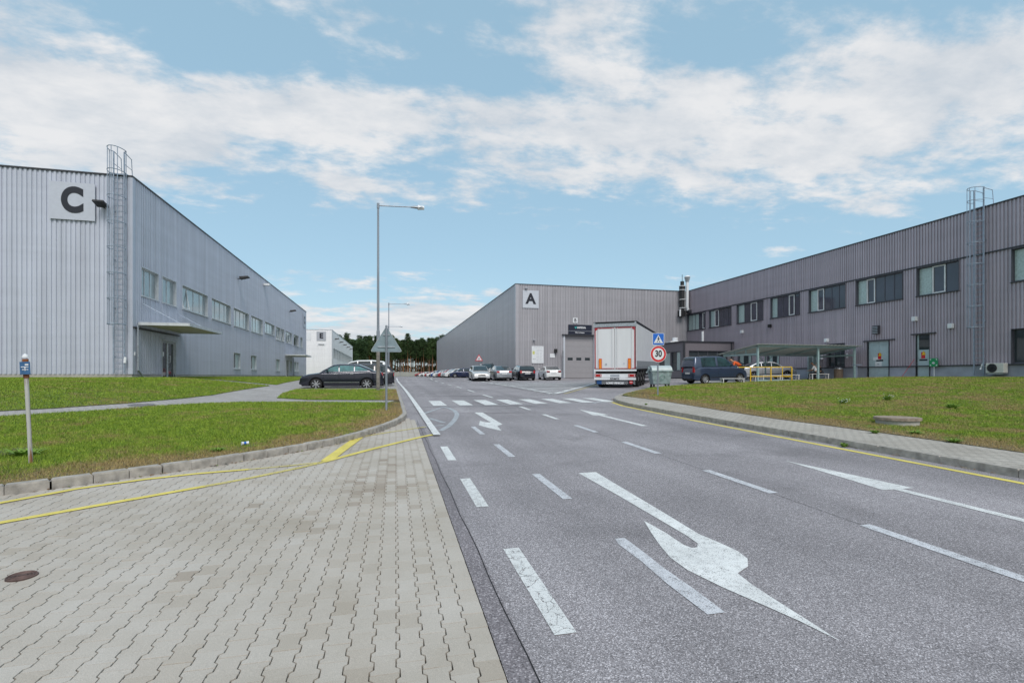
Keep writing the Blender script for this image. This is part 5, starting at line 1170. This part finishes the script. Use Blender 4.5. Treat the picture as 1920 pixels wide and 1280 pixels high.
B().tube([(0, .03, 0), (0, .03, 2.95)], .035, 8).build('post', M_POLE, r)
p = B().prism(FR, rtri(.47, .80, .08, 2.05), .0, .01).build('sign_plate', M_RED, r); B().prism(FR, rtri(.34, .56, .04, 2.13), .01, .013).build('white_field', M_SIGNW, p)
k = B()
for s in (1, -1): k.prism(FR, [(s * .05, 2.18), (s * .10, 2.18), (s * .09, 2.36), (s * .06, 2.42), (s * .03, 2.42), (s * .05, 2.34)][::s], .013, .016)
k.build('symbol', M_INK, p)
r = empty('marker_post', (-4.72, 8.2, zg(-4.72, 8.2, .08)), 0); r.rotation_euler = (R(-1), R(-2.4), R(20)); tag(r, 'leaning white post streaked with rust, carrying a small blue marker plate', 'post')
def rustpost():
    m, t, p, v = newmat('rusty_white_post')
    mp = t.nodes.new('ShaderNodeMapping'); mp.inputs['Scale'].default_value = (16, 16, 1.6); t.links.new(v, mp.inputs[0])
    c = mixc(t, ramp(t, nz(t, mp.outputs[0], 1, 5, .6), [(.49, (0,) * 3), (.58, (1,) * 3)]), (.48, .48, .45), (.24, .11, .05)); t.links.new(c, p.inputs['Base Color']); p.inputs['Roughness'].default_value = .8
    return m
B().tube([(0, 0, -.1), (0, 0, 1.36)], .024, 12).build('post', rustpost(), r)
B().tube([(0, 0, 1.19), (0, 0, 1.45)], .032, 14).build('collar', M_RUST, r); B().tube([(0, 0, 1.47), (0, 0, 1.50), (0, 0, 1.52)], [.038, .03, .008], 12).build('cap', M_SIGNW, r)
p = B().box(-.052, .052, -.047, -.040, 1.24, 1.41).build('marker_plate', mat('plate_blue', (.035, .12, .26), .5, var=.2, scale=20), r)
B().box(-.04, .035, -.050, -.047, 1.335, 1.345).box(-.005, .005, -.050, -.047, 1.29, 1.335).box(-.03, -.01, -.050, -.047, 1.30, 1.31).box(.012, .032, -.050, -.047, 1.30, 1.31).box(0, .035, -.050, -.047, 1.36, 1.38).build('marker_symbol', M_SIGNW, p)
r = empty('assembly_point_sign', (34.15, YR(1757) + RY, FZ), R(-90 + 0)); r.rotation_euler = (0, 0, R(-90)); tag(r, 'small green assembly point sign on a white stake by the right wall', 'sign')
B().tube([(0, 0, -.3), (0, 0, .95)], .022, 8).build('stake', M_SIGNW, r); p = B().box(-.26, .26, -.05, -.03, .82, 1.36).build('sign_plate', M_GREEN, r); k = B()
for s in (1, -1):
    for t in (1, -1): k.prism(frame((0, -.052, 1.09), (1, 0, 0), (0, -1, 0)), [(s * .22, t * .22), (s * .12, t * .22), (s * .22, t * .12)] if s * t > 0 else [(s * .22, t * .12), (s * .12, t * .22), (s * .22, t * .22)], 0, .004)
for x, z in ((-.06, -.03), (0, .0), (.06, -.03), (0, -.06)): k.prism(frame((0, -.052, 1.09), (1, 0, 0), (0, -1, 0)), [(x - .03, z - .05), (x + .03, z - .05), (x + .025, z + .02), (x, z + .05), (x - .025, z + .02)], 0, .004)
k.build('symbol', M_SIGNW, p)

# ------------------------------------------------------------------ street lamps
def street_lamp(x, y, h, arm, label, group, z=None, k=1.0, head=True):
    r = empty('street_lamp', (x, y, zg(x, y) if z is None else z), 0); tag(r, label, 'street lamp', group)
    B().tube([(0, 0, -.1), (0, 0, 3.2), (0, 0, 3.22), (0, 0, h)], [.085 * k, .085 * k, .065 * k, .05 * k], 12).build('post', M_POLE, r)
    B().tube([(0, 0, h - .25), (0, 0, h + .02)], .07 * k, 10).tube([(0, 0, h - .1), (arm, -.02, h - .05)], .03 * k, 8).build('arm', M_POLE, r)
    if head:
        q = B(); pr = [(0, .05), (.12, .09), (.35, .13), (.55, .14), (.68, .10), (.72, .02)]
        rows = [[(arm - .1 + a * 1.0, math.cos(t * math.pi / 8) * w_, h - .06 + math.sin(t * math.pi / 8) * w_ * (.8 if t <= 8 else .35)) for t in range(16)] for a, w_ in pr]
        for i in range(len(rows) - 1):
            for j in range(16): q.face([rows[i][j], rows[i][(j + 1) % 16], rows[i + 1][(j + 1) % 16], rows[i + 1][j]])
        lh = q.build('lamp_head', M_GALV, r, smooth=True); q = B().tube([(arm + .28, 0, h - .04), (arm + .62, 0, h - .04)], [.13, .10], 12).build('lens', M_SIGNW, lh)
    return r
gl_ = 'street lamps along the left kerb'
sl = street_lamp(-.54, 27.2, 9.83, 1.75, 'tall grey street lamp with a single arm, nearest to the camera', gl_)
B().tube([(0, 0, .15), (0, 0, 2.75)], .095, 12).build('sleeve', mat('sleeve_concrete', (.22, .2, .18), .9, var=.4, scale=6), sl)
street_lamp(.0, 63.5, 9.2, 1.9, 'second street lamp down the road, above the triangular sign', gl_)
street_lamp(-.1, 93, 9.2, 1.9, 'third and farthest tall street lamp down the road', gl_)
street_lamp(3.2, 150, 4.0, .5, 'short distant lamp in front of the pines at the road end', gl_, k=.8)

# ------------------------------------------------------------------ shelter, benches, rails
r = empty('bicycle_shelter', (25.1, 30.2, FZ - .15), R(0)); tag(r, 'open shelter of pale green steel posts under a corrugated roof at the right wall', 'shelter')
zb = G(25.1, 30.2) - FZ + .15
for x, y, z0, z1 in ((0, 0, -.2, 2.48), (5.1, 0, -.05, 2.46), (8.35, 0, -.05, 2.44), (0, 3.6, -.2, 1.95), (8.35, 3.6, -.05, 1.95)):
    B().box(x - .06, x + .06, y - .06, y + .06, z0, z1).build('post', M_MINT, r)
B().box(3.7 - .04, 3.7 + .04, 3.56, 3.64, -.1, 1.95).tube([(3.7, 3.6, 1.3), (3.1, 3.6, 1.9)], .03, 6).tube([(3.7, 3.6, 1.3), (4.3, 3.6, 1.9)], .03, 6).build('braced_post', M_MINT, r)
k = B(); k.box(-.06, 8.41, -.075, .075, 2.40, 2.54); k.box(-.05, .05, .075, 3.6, 1.84, 1.96); k.box(8.3, 8.4, .075, 3.6, 1.84, 1.96); k.box(-.06, 8.41, 3.55, 3.65, 1.94, 2.02); k.box(.0, 8.35, -.03, .03, .02, .10)
for x in (0, 2.8, 5.6, 8.35): k.hexa([(x - .04, .05, 2.40), (x + .04, .05, 2.40), (x + .04, 3.6, 1.95), (x - .04, 3.6, 1.95), (x - .04, .05, 2.50), (x + .04, .05, 2.50), (x + .04, 3.6, 2.05), (x - .04, 3.6, 2.05)])
for y in (1.2, 2.4): k.box(-.04, .04, y - .03, y + .03, 1.96, 2.47 - y * .125)
k.build('beam', M_MINT, r)
k = B(); n = 56
for i in range(n):
    a, c = -.35 + i * 9.1 / n, -.35 + (i + 1) * 9.1 / n; u = .04 * (i % 2); v = .04 * ((i + 1) % 2)
    k.hexa([(a, -.35, 2.56 + u), (c, -.35, 2.56 + v), (c, 4.1, 2.02 + v), (a, 4.1, 2.02 + u), (a, -.35, 2.575 + u), (c, -.35, 2.575 + v), (c, 4.1, 2.035 + v), (a, 4.1, 2.035 + u)])
k.build('corrugated_roof', mat('roof_sheet', (.50, .54, .50), .6), r)
def bench(x, y, L, h, label, rot=0, grp=None):
    r = empty('bench', (x, y, zg(x, y)), rot); tag(r, label, 'bench', grp)
    B().box(-L / 2, L / 2, -.19, -.06, h - .04, h).box(-L / 2, L / 2, -.03, .10, h - .04, h).build('seat', M_WOODW, r)
    for s in (-1, 1):
        k = B(); x_ = s * (L / 2 - .08)
        for y_ in (-.17, .08): k.box(x_ - .025, x_ + .025, y_ - .025, y_ + .025, 0, h - .04)
        k.box(x_ - .02, x_ + .02, -.15, .06, h * .35, h * .35 + .04); k.build('leg', M_WOODW, r)
bench(20.35, 26.7, 1.5, .42, 'lone pale bench on the lawn edge in front of the slate blue van', R(-5))
for i, x in enumerate((24.7, 26.9, 28.6, 30.3)):
    bench(x if i < 3 else 31.35, 31.0 + .1 * i, 1.6, .42, ['pale bench at the left shelter post', 'pale bench second from the left under the shelter', 'pale bench under the middle of the shelter', 'pale bench the two seated people use'][i], R(0), 'benches under the shelter')
r = empty('yellow_railing', (23.6, 28.5, zg(23.6, 28.5)), R(-4)); tag(r, 'bright yellow tube railing in front of the shelter', 'railing')
k = B()
for x in (-.45, 1.05, 2.6):
    k.box(x - .03, x + .03, -.03, .03, -.2 if x > 0 else .05, 1.05)
k.tube([(-1.3, 0, 1.02), (2.6, 0, 1.05)], .032, 8); k.tube([(-.45, 0, .42), (2.6, 0, .42)], .032, 8); k.tube([(1.9, 0, .42), (1.9, 0, 1.05)], .028, 8); k.build('rail', M_YELP, r)
r = empty('litter_bin', (33.5, 31.6, zg(33.5, 31.6)), 0); tag(r, 'brown stone-faced round litter bin under the right end of the shelter', 'litter bin')
B().tube([(0, 0, 0), (0, 0, .75)], [.29, .30], 16).build('body', mat('pebble_concrete', (.20, .15, .11), .95, var=.4, scale=30), r); B().tube([(0, 0, .75), (0, 0, .82), (0, 0, .9)], [.31, .28, .12], 16).build('lid', M_GALV, r)
r = empty('standing_ashtray', (33.0, 29.6, zg(33.0, 29.6)), 0); tag(r, 'thin dark stand with a flat top right of the shelter', 'stand')
B().tube([(0, 0, 0), (0, 0, 1.0)], .035, 8).build('post', M_LADC, r); B().box(-.3, .3, -.15, .15, 1.0, 1.06).build('top', M_LADC, r)
r = empty('garden_broom', (34.1, YR(1711) + RY, FZ), R(90)); tag(r, 'red long-handled broom leaning on the right wall between the doors', 'broom')
B().tube([(.35, .25, .08), (-.25, -.15, 1.35)], .014, 6).build('handle', M_RED, r); B().box(.1, .6, .18, .32, -.0, .09).build('brush', M_RED, r)
def tapered(x, y, rad, h, name, lab, cat, m, off):
    r = empty(name, (x, y, zg(x, y, off)), 0); tag(r, lab, cat); return r
r = tapered(11.6, 9.35, .5, .12, 'concrete_well_cover', 'round concrete well cap in the right-hand lawn', 'well cover', None, .12)
B().tube([(0, 0, -.1), (0, 0, .11)], .42, 24).build('ring', M_PLINC, r); B().tube([(0, 0, .11), (0, 0, .17)], .46, 28).build('cap', mat('cap_concrete', (.30, .24, .19), .9, var=.3, scale=12, bump=.4), r)
def manhole(x, y, rad, lab, off, m):
    r = empty('manhole_cover', (x, y, zg(x, y, off)), 0); tag(r, lab, 'manhole cover'); sl_ = math.atan2(G(x, y + 1) - G(x, y - 1), 2); r.rotation_euler = (sl_, 0, .4)
    B().tube([(0, 0, -.02), (0, 0, .006)], rad, 28).build('lid', m, r); k = B()
    for rr_ in (.92, .7, .5, .3): k.tube([(math.cos(t * .2618) * rad * rr_, math.sin(t * .2618) * rad * rr_, .008) for t in range(25)], .006, 4, cap=False)
    k.box(-rad * .3, rad * .3, -.012, .012, .006, .014); k.build('rib', m, r)
manhole(-2.47, 4.2, .086, 'rusty round manhole cover in the block paving at the lower left', .006, mat('rusty_iron', (.13, .085, .075), .75, metal=.3, var=.4, scale=18))
manhole(-5.6, 9.35, .38, 'dark flat manhole cover in the lawn by the leaning post', .11, mat('dark_iron', (.09, .08, .075), .85, var=.3, scale=14))
manhole(-7.2, 17.3, .35, 'grey manhole cover set in the left path', .10, mat('grey_iron', (.18, .18, .19), .8, var=.2, scale=14))
# litter on the lawn
r = empty('crushed_can', (-2.35, 9.3, zg(-2.35, 9.3, .13)), .4); tag(r, 'small crushed white and blue drink can on the front lawn', 'can')
B().tube([(-.05, 0, .01), (0, .01, .012), (.06, 0, .015)], [.03, .022, .03], 12).build('body', M_SIGNW, r); B().tube([(-.015, .004, .012), (.03, .006, .013)], [.0240, .0245], 12).build('print', M_BLUE, r)

# ------------------------------------------------------------------ people
M_SKIN = mat('skin', (.42, .24, .16), .6, var=.06); M_HAIR = mat('hair_dark', (.015, .012, .01), .7); M_TEE = mat('shirt_white', (.75, .76, .76), .8, var=.05); M_VEST = mat('vest_orange', (.85, .13, .02), .6, var=.08)
M_BLKC = mat('cloth_black', (.012, .012, .015), .85); M_JEAN = mat('trousers_dark', (.02, .022, .03), .85); M_REFL = mat('reflective_band', (.6, .62, .62), .4)
def skin(name, J, E, m, parent, root_i=0, lv=1):
    me = bpy.data.meshes.new(name); me.from_pydata([j[0] for j in J], E, []); o = bpy.data.objects.new(name, me); COL.objects.link(o); me.materials.append(m)
    o.modifiers.new('skin', 'SKIN'); o.modifiers.new('sub', 'SUBSURF').levels = lv; o.modifiers['sub'].render_levels = lv
    for i, j in enumerate(J):
        rr_ = j[1] if isinstance(j[1], tuple) else (j[1], j[1]); me.skin_vertices[0].data[i].radius = rr_; me.skin_vertices[0].data[i].use_root = (i == root_i)
    dg = bpy.context.evaluated_depsgraph_get(); n = bpy.data.meshes.new_from_object(o.evaluated_get(dg)); o.modifiers.clear(); o.data = n
    n.polygons.foreach_set('use_smooth', [True] * len(n.polygons)); o.parent = parent; return o
def person(loc, rz, label, pose, top, legs, vest=None, grp=None):
    r = empty('person', loc, rz); tag(r, label, 'person', grp); P_ = pose
    nm = ['pel', 'spi', 'che', 'nek', 'hdb', 'hdm', 'hdt', 'shL', 'elL', 'wrL', 'haL', 'shR', 'elR', 'wrR', 'haR', 'hpL', 'knL', 'anL', 'toL', 'hpR', 'knR', 'anR', 'toR']
    rad = dict(pel=(.13, .11), spi=(.13, .10), che=(.15, .11), nek=.055, hdb=.07, hdm=(.078, .095), hdt=.06, shL=.065, elL=.045, wrL=.03, haL=.035, shR=.065, elR=.045, wrR=.03, haR=.035, hpL=.09, knL=.06, anL=.042, toL=.04, hpR=.09, knR=.06, anR=.042, toR=.04)
    E = [('pel', 'spi'), ('spi', 'che'), ('che', 'nek'), ('nek', 'hdb'), ('hdb', 'hdm'), ('hdm', 'hdt'), ('che', 'shL'), ('shL', 'elL'), ('elL', 'wrL'), ('wrL', 'haL'), ('che', 'shR'), ('shR', 'elR'), ('elR', 'wrR'), ('wrR', 'haR'), ('pel', 'hpL'), ('hpL', 'knL'), ('knL', 'anL'), ('anL', 'toL'), ('pel', 'hpR'), ('hpR', 'knR'), ('knR', 'anR'), ('anR', 'toR')]
    J = [(P_[n], rad[n]) for n in nm]; ed = [(nm.index(a), nm.index(b_)) for a, b_ in E]
    for s in 'LR':     # five fingers rooted in the palm
        h = Vector(P_['ha' + s]); d = (h - Vector(P_['wr' + s])).normalized(); sd = d.cross(Vector((0, 0, 1))); sd = sd.normalized() if sd.length > .1 else Vector((1, 0, 0))
        for q, ln_ in ((-.030, .055), (-.010, .068), (.010, .064), (.030, .05)):
            i = len(J); J += [(tuple(h + sd * q + d * .03), .010), (tuple(h + sd * q * 1.1 + d * (.03 + ln_ * .6) + Vector((0, 0, -.008))), .009), (tuple(h + sd * q * 1.1 + d * (.03 + ln_) + Vector((0, 0, -.022))), .008)]; ed += [(nm.index('ha' + s), i), (i, i + 1), (i + 1, i + 2)]
        i = len(J); J += [(tuple(h + sd * .045 + d * .005), .011), (tuple(h + sd * .058 + d * .035), .009)]; ed += [(nm.index('ha' + s), i), (i, i + 1)]
    skin('body', J, ed, M_SKIN, r)
    def cl(name, chain, edges, m, f):
        JJ = [(P_[n], tuple(q * f for q in (rad[n] if isinstance(rad[n], tuple) else (rad[n],) * 2))) for n in chain]; return skin(name, JJ, [(chain.index(a), chain.index(b_)) for a, b_ in edges], m, r)
    cl('shirt', ['pel', 'spi', 'che', 'shL', 'elL', 'shR', 'elR'] + (['wrL', 'wrR'] if top is M_BLKC else []), [e for e in E if e[0] in ('pel', 'spi', 'che', 'shL', 'shR') and e[1] in ('spi', 'che', 'shL', 'elL', 'shR', 'elR')] + ([('elL', 'wrL'), ('elR', 'wrR')] if top is M_BLKC else []), top, 1.13)
    cl('trousers', ['pel', 'hpL', 'knL', 'anL', 'hpR', 'knR', 'anR'], [e for e in E if e[0] in ('pel', 'hpL', 'hpR', 'knL', 'knR') and e[1] in ('hpL', 'hpR', 'knL', 'knR', 'anL', 'anR')], legs, 1.18)
    for s in 'LR': skin('shoe', [(P_['an' + s], .05), (P_['to' + s], .05)], [(0, 1)], M_BLKC, r)
    if vest: 
        cl('vest', ['pel', 'spi', 'che', 'shL', 'shR'], [('pel', 'spi'), ('spi', 'che'), ('che', 'shL'), ('che', 'shR')], vest, 1.25)
    hb, ht = Vector(P_['hdm']), Vector(P_['hdt']); up_ = (ht - hb).normalized(); fw_ = Vector(P_['fwd']).normalized()
    skin('hair', [(tuple(hb - fw_ * .03 + up_ * .0), .085), (tuple(ht + up_ * .015 - fw_ * .01), .07)], [(0, 1)], M_HAIR, r)
    # face: eyes, nose, mouth, ears
    sd = up_.cross(fw_).normalized(); k = B()
    c0 = hb + fw_ * .085
    k.tube([tuple(c0 - up_ * .0), tuple(c0 - up_ * .035 + fw_ * .02), tuple(c0 - up_ * .045)], [.008, .013, .008], 6)
    for s in (1, -1): k.tube([tuple(hb + sd * s * .078 + up_ * .02), tuple(hb + sd * s * .09), tuple(hb + sd * s * .078 - up_ * .03)], [.01, .014, .008], 6)
    k.build('nose_and_ears', M_SKIN, r, smooth=True); k = B()
    for s in (1, -1): k.tube([tuple(c0 + sd * s * .03 + up_ * .005 - fw_ * .008), tuple(c0 + sd * s * .03 + up_ * .005 + fw_ * .002)], .009, 6)
    k.tube([tuple(c0 + sd * .022 - up_ * .07 - fw_ * .01), tuple(c0 - sd * .022 - up_ * .07 - fw_ * .01)], .005, 5); k.build('eyes_and_mouth', M_INK, r)
    return r
def seated(lean=.12, bow=.08):
    return dict(pel=(0, 0, .52), spi=(0, lean * .3, .72), che=(0, lean, .95), nek=(0, lean + .05, 1.12), hdb=(0, lean + .08 + bow * .5, 1.19), hdm=(0, lean + .10 + bow, 1.26), hdt=(0, lean + .10 + bow, 1.34), fwd=(0, 1, -.3),
        shL=(-.20, lean, 1.02), elL=(-.24, lean + .12, .76), wrL=(-.14, lean + .36, .70), haL=(-.10, lean + .43, .70), shR=(.20, lean, 1.02), elR=(.24, lean + .12, .76), wrR=(.14, lean + .36, .70), haR=(.10, lean + .43, .70),
        hpL=(-.10, .02, .50), knL=(-.14, .45, .50), anL=(-.14, .45, .09), toL=(-.15, .60, .05), hpR=(.10, .02, .50), knR=(.14, .45, .50), anR=(.14, .45, .09), toR=(.15, .60, .05))
gz = G(30.3, 31.2)
person((31.15, 31.3, gz - .02), R(35), 'seated person in a white T-shirt with dark hair, back to the camera, under the shelter', seated(), M_TEE, M_JEAN)
person((31.75, 31.45, gz - .02), R(30), 'seated person in black clothes beside the one in the white T-shirt', seated(.16, .05), M_BLKC, M_JEAN)
lean = dict(pel=(0, 0, .93), spi=(0, .14, 1.08), che=(0, .38, 1.22), nek=(0, .52, 1.30), hdb=(0, .58, 1.34), hdm=(0, .65, 1.38), hdt=(0, .70, 1.44), fwd=(0, 1, -.8),
    shL=(-.20, .42, 1.24), elL=(-.26, .52, .98), wrL=(-.20, .72, .90), haL=(-.18, .79, .89), shR=(.20, .42, 1.24), elR=(.26, .52, .98), wrR=(.20, .72, .90), haR=(.18, .79, .89),
    hpL=(-.10, 0, .90), knL=(-.12, .06, .48), anL=(-.13, -.04, .09), toL=(-.14, .12, .05), hpR=(.10, 0, .90), knR=(.12, .06, .48), anR=(.13, -.04, .09), toR=(.14, .12, .05))
orange = person((24.95, 31.7, G(24.95, 31.7)), R(62), 'person in a bright orange vest leaning forward behind the slate blue van', lean, M_VEST, M_JEAN, vest=M_VEST); orange.scale = (1.14,) * 3

# ------------------------------------------------------------------ pines behind the wall
M_BARK = None
def barkmat():
    m, t, p, v = newmat('pine_bark'); sp = t.nodes.new('ShaderNodeSeparateXYZ'); t.links.new(v, sp.inputs[0])
    oi = t.nodes.new('ShaderNodeObjectInfo')
    c = ramp(t, mixc(t, .35, mixc(t, 0, sp.outputs[2], sp.outputs[2]), nz(t, v, 1.5, 4)), [(0, (.20, .10, .06)), (1, (.42, .19, .09))])
    c = mixc(t, oi.outputs['Random'], c, (.20, .12, .085)); t.links.new(c, p.inputs['Base Color']); p.inputs['Roughness'].default_value = .9; return m
def needlemat(n, a, b_):
    m, t, p, v = newmat(n); oi = t.nodes.new('ShaderNodeObjectInfo')
    c = mixc(t, oi.outputs['Random'], a, b_); c = mixc(t, 1, c, ramp(t, nz(t, v, 1.1, 4), [(.3, (.6,) * 3), (.7, (1.4,) * 3)]), 'MULTIPLY'); t.links.new(c, p.inputs['Base Color']); p.inputs['Roughness'].default_value = .8; return m
M_BARK = barkmat(); M_NEED = needlemat('pine_needles', (.028, .06, .016), (.06, .105, .028)); M_LEAF = needlemat('broad_leaves', (.03, .065, .018), (.05, .10, .03))
def crown_mesh(h, h0, w_, seed, n=260, per=9, cone=.55):
    rg = random.Random(seed); k = B()
    for _ in range(n):
        f = rg.random() ** .8; z = h0 + (h - h0) * f; rad = w_ * (1 - cone * f) * math.sqrt(rg.random()) * (1 + .3 * math.sin(seed + f * 9)); a = rg.uniform(0, 6.283)
        c_ = Vector((math.cos(a) * rad, math.sin(a) * rad, z + rg.uniform(-.3, .3)))
        for _ in range(per):
            p = c_ + Vector((rg.gauss(0, .32), rg.gauss(0, .32), rg.gauss(0, .2))); u = Vector((rg.gauss(0, 1), rg.gauss(0, 1), rg.gauss(0, .5))).normalized() * .46; v = u.cross(Vector((rg.gauss(0, 1), rg.gauss(0, 1), rg.gauss(0, 1)))).normalized() * .22
            k.face([p - u, p + v, p + u])
    return k
protos = []
for i in range(6):
    h = 20 + (i % 3) * 1.3; root = empty('pine_tree', (0, 0, 0)); t = B(); rg = random.Random(i)
    t.tube([(0, 0, -.5), (rg.uniform(-.2, .2), rg.uniform(-.2, .2), h * .35), (rg.uniform(-.35, .35), 0, h * .7), (rg.uniform(-.3, .3), 0, h * .97)], [.24, .19, .13, .04], 7)
    for j in range(5):
        z = h * (.50 + j * .08); a = rg.uniform(0, 6.28); t.tube([(0, 0, z), (math.cos(a) * 1.6, math.sin(a) * 1.6, z + .7)], [.06, .02], 5)
    tr = t.build('trunk', M_BARK, root); cr = crown_mesh(h + .4, h * (.52 + .04 * (i % 2)), 2.4, i, 230, 9).build('crown', M_NEED, root, fix=False); protos.append((root, tr, cr))
rg = random.Random(11); first = True; npine = 0
gp = 'pine trees behind the boundary wall'
def place_pine(x, y, sc, zrot, i):
    global npine
    root, tr, cr = protos[i]
    if npine < 6 and i == npine: o = root
    else:
        o = root.copy(); COL.objects.link(o)
        for q in (tr, cr): c_ = q.copy(); COL.objects.link(c_); c_.parent = o
    o.location = (x, y, G(x, y)); o.rotation_euler = (0, 0, zrot); o.scale = (sc,) * 3; tag(o, 'tall pine with a bare reddish trunk in the stand behind the boundary wall', 'tree', gp); npine += 1
for i in range(6): place_pine(-20 + i * 9, 256, rg.uniform(.76, .9), rg.uniform(0, 6), i)
for row in range(5):
    for i in range(30):
        x = -32 + i * 2.55 + rg.uniform(-.9, .9); place_pine(x, 254 + row * 4.2 + rg.uniform(-1.5, 1.5), rg.uniform(.72, .90), rg.uniform(0, 6), rg.randrange(6))
# broadleaf trees behind hall E (taller, darker)
for i, (x, y, h, w_) in enumerate(((-26, 218, 17.5, 4.6), (-20.5, 222, 16, 4.4), (-16, 226, 15, 4), (-31, 226, 18.5, 5), (-12.5, 240, 16.5, 4), (-24, 236, 18, 4.5))):
    root = empty('broadleaf_tree', (x, y, 1.3)); tag(root, 'dark dense broadleaf tree behind the end of the white hall', 'tree', 'broadleaf trees behind the white hall')
    B().tube([(0, 0, -.3), (.1, 0, h * .4), (0, .1, h * .8)], [.35, .25, .08], 8).build('trunk', M_BARK, root); crown_mesh(h, 2.0, w_, 40 + i, 520, 11, .45).build('crown', M_LEAF, root, fix=False)
# deep wood behind: one mass
k = B(); rg = random.Random(77)
for i in range(210):
    x, y = -75 + rg.random() * 170, 280 + rg.random() * 26; h = rg.uniform(17, 20.5); g0 = G(x, y)
    k.tube([(x, y, g0 - .5), (x, y, g0 + h * .8)], [.22, .08], 5, mi=1, cap=False)
    for _ in range(420):
        f = rg.random(); rad = 2.3 * (1 - .5 * f) * math.sqrt(rg.random()); a = rg.uniform(0, 6.28); p = Vector((x + math.cos(a) * rad, y + math.sin(a) * rad, g0 + h * (.40 + .6 * f)))
        u = Vector((rg.gauss(0, 1), rg.gauss(0, 1), rg.gauss(0, .5))).normalized() * .55; v = u.cross(Vector((rg.gauss(0, 1), rg.gauss(0, 1), rg.gauss(0, 1)))).normalized() * .3
        k.face([p - u, p + v, p + u])
    for _ in range(60):   # undergrowth
        p = Vector((x + rg.uniform(-2.5, 2.5), y + rg.uniform(-2, 2), g0 + rg.random() ** 1.5 * 6)); u = Vector((rg.gauss(0, 1), rg.gauss(0, 1), rg.gauss(0, 1))).normalized() * .8; v = u.cross(Vector((0, 1, .3))).normalized() * .5; k.face([p - u, p + v, p + u])
tag(k.build('deep_wood', [M_NEED, M_BARK], fix=False), 'dark mass of pine wood behind the front rows of trees', 'wood', kind='stuff')

YW = 'weed'
for x, y, r_, h, lab, off, fl in ((8.18, 7.6, .09, .10, 'green weed growing against the right kerb', .0, False), (9.72, 8.3, .12, .08, 'dark green grass tuft at the pavement edge left of the well cap', .12, False), (10.0, 7.0, .15, .09, 'broad green tuft at the right lawn edge, nearest the frame side', .12, False),
    (10.4, 8.0, .16, .09, 'green tuft right behind the pavement, right of the well cap', .12, False), (14.6, 13.6, .18, .2, 'white-flowered weed in the middle of the right lawn', .12, True), (16.8, 13.9, .18, .25, 'smaller white-flowered weed further right in the lawn', .12, True), (16.5, 11.6, .25, .2, 'tall yellow-green weed clump on the right lawn', .12, False),
    (-5.2, 8.9, .3, .14, 'dark green clump of weeds left of the leaning post', .1, False), (-2.6, 8.75, .13, .09, 'green tuft in the dry strip above the left kerb', .1, False), (8.62, 15.8, .08, .06, 'small weed between kerb and pavement near the crossing', .12, False)):
    weed(x, y, r_, h, lab, off, fl)
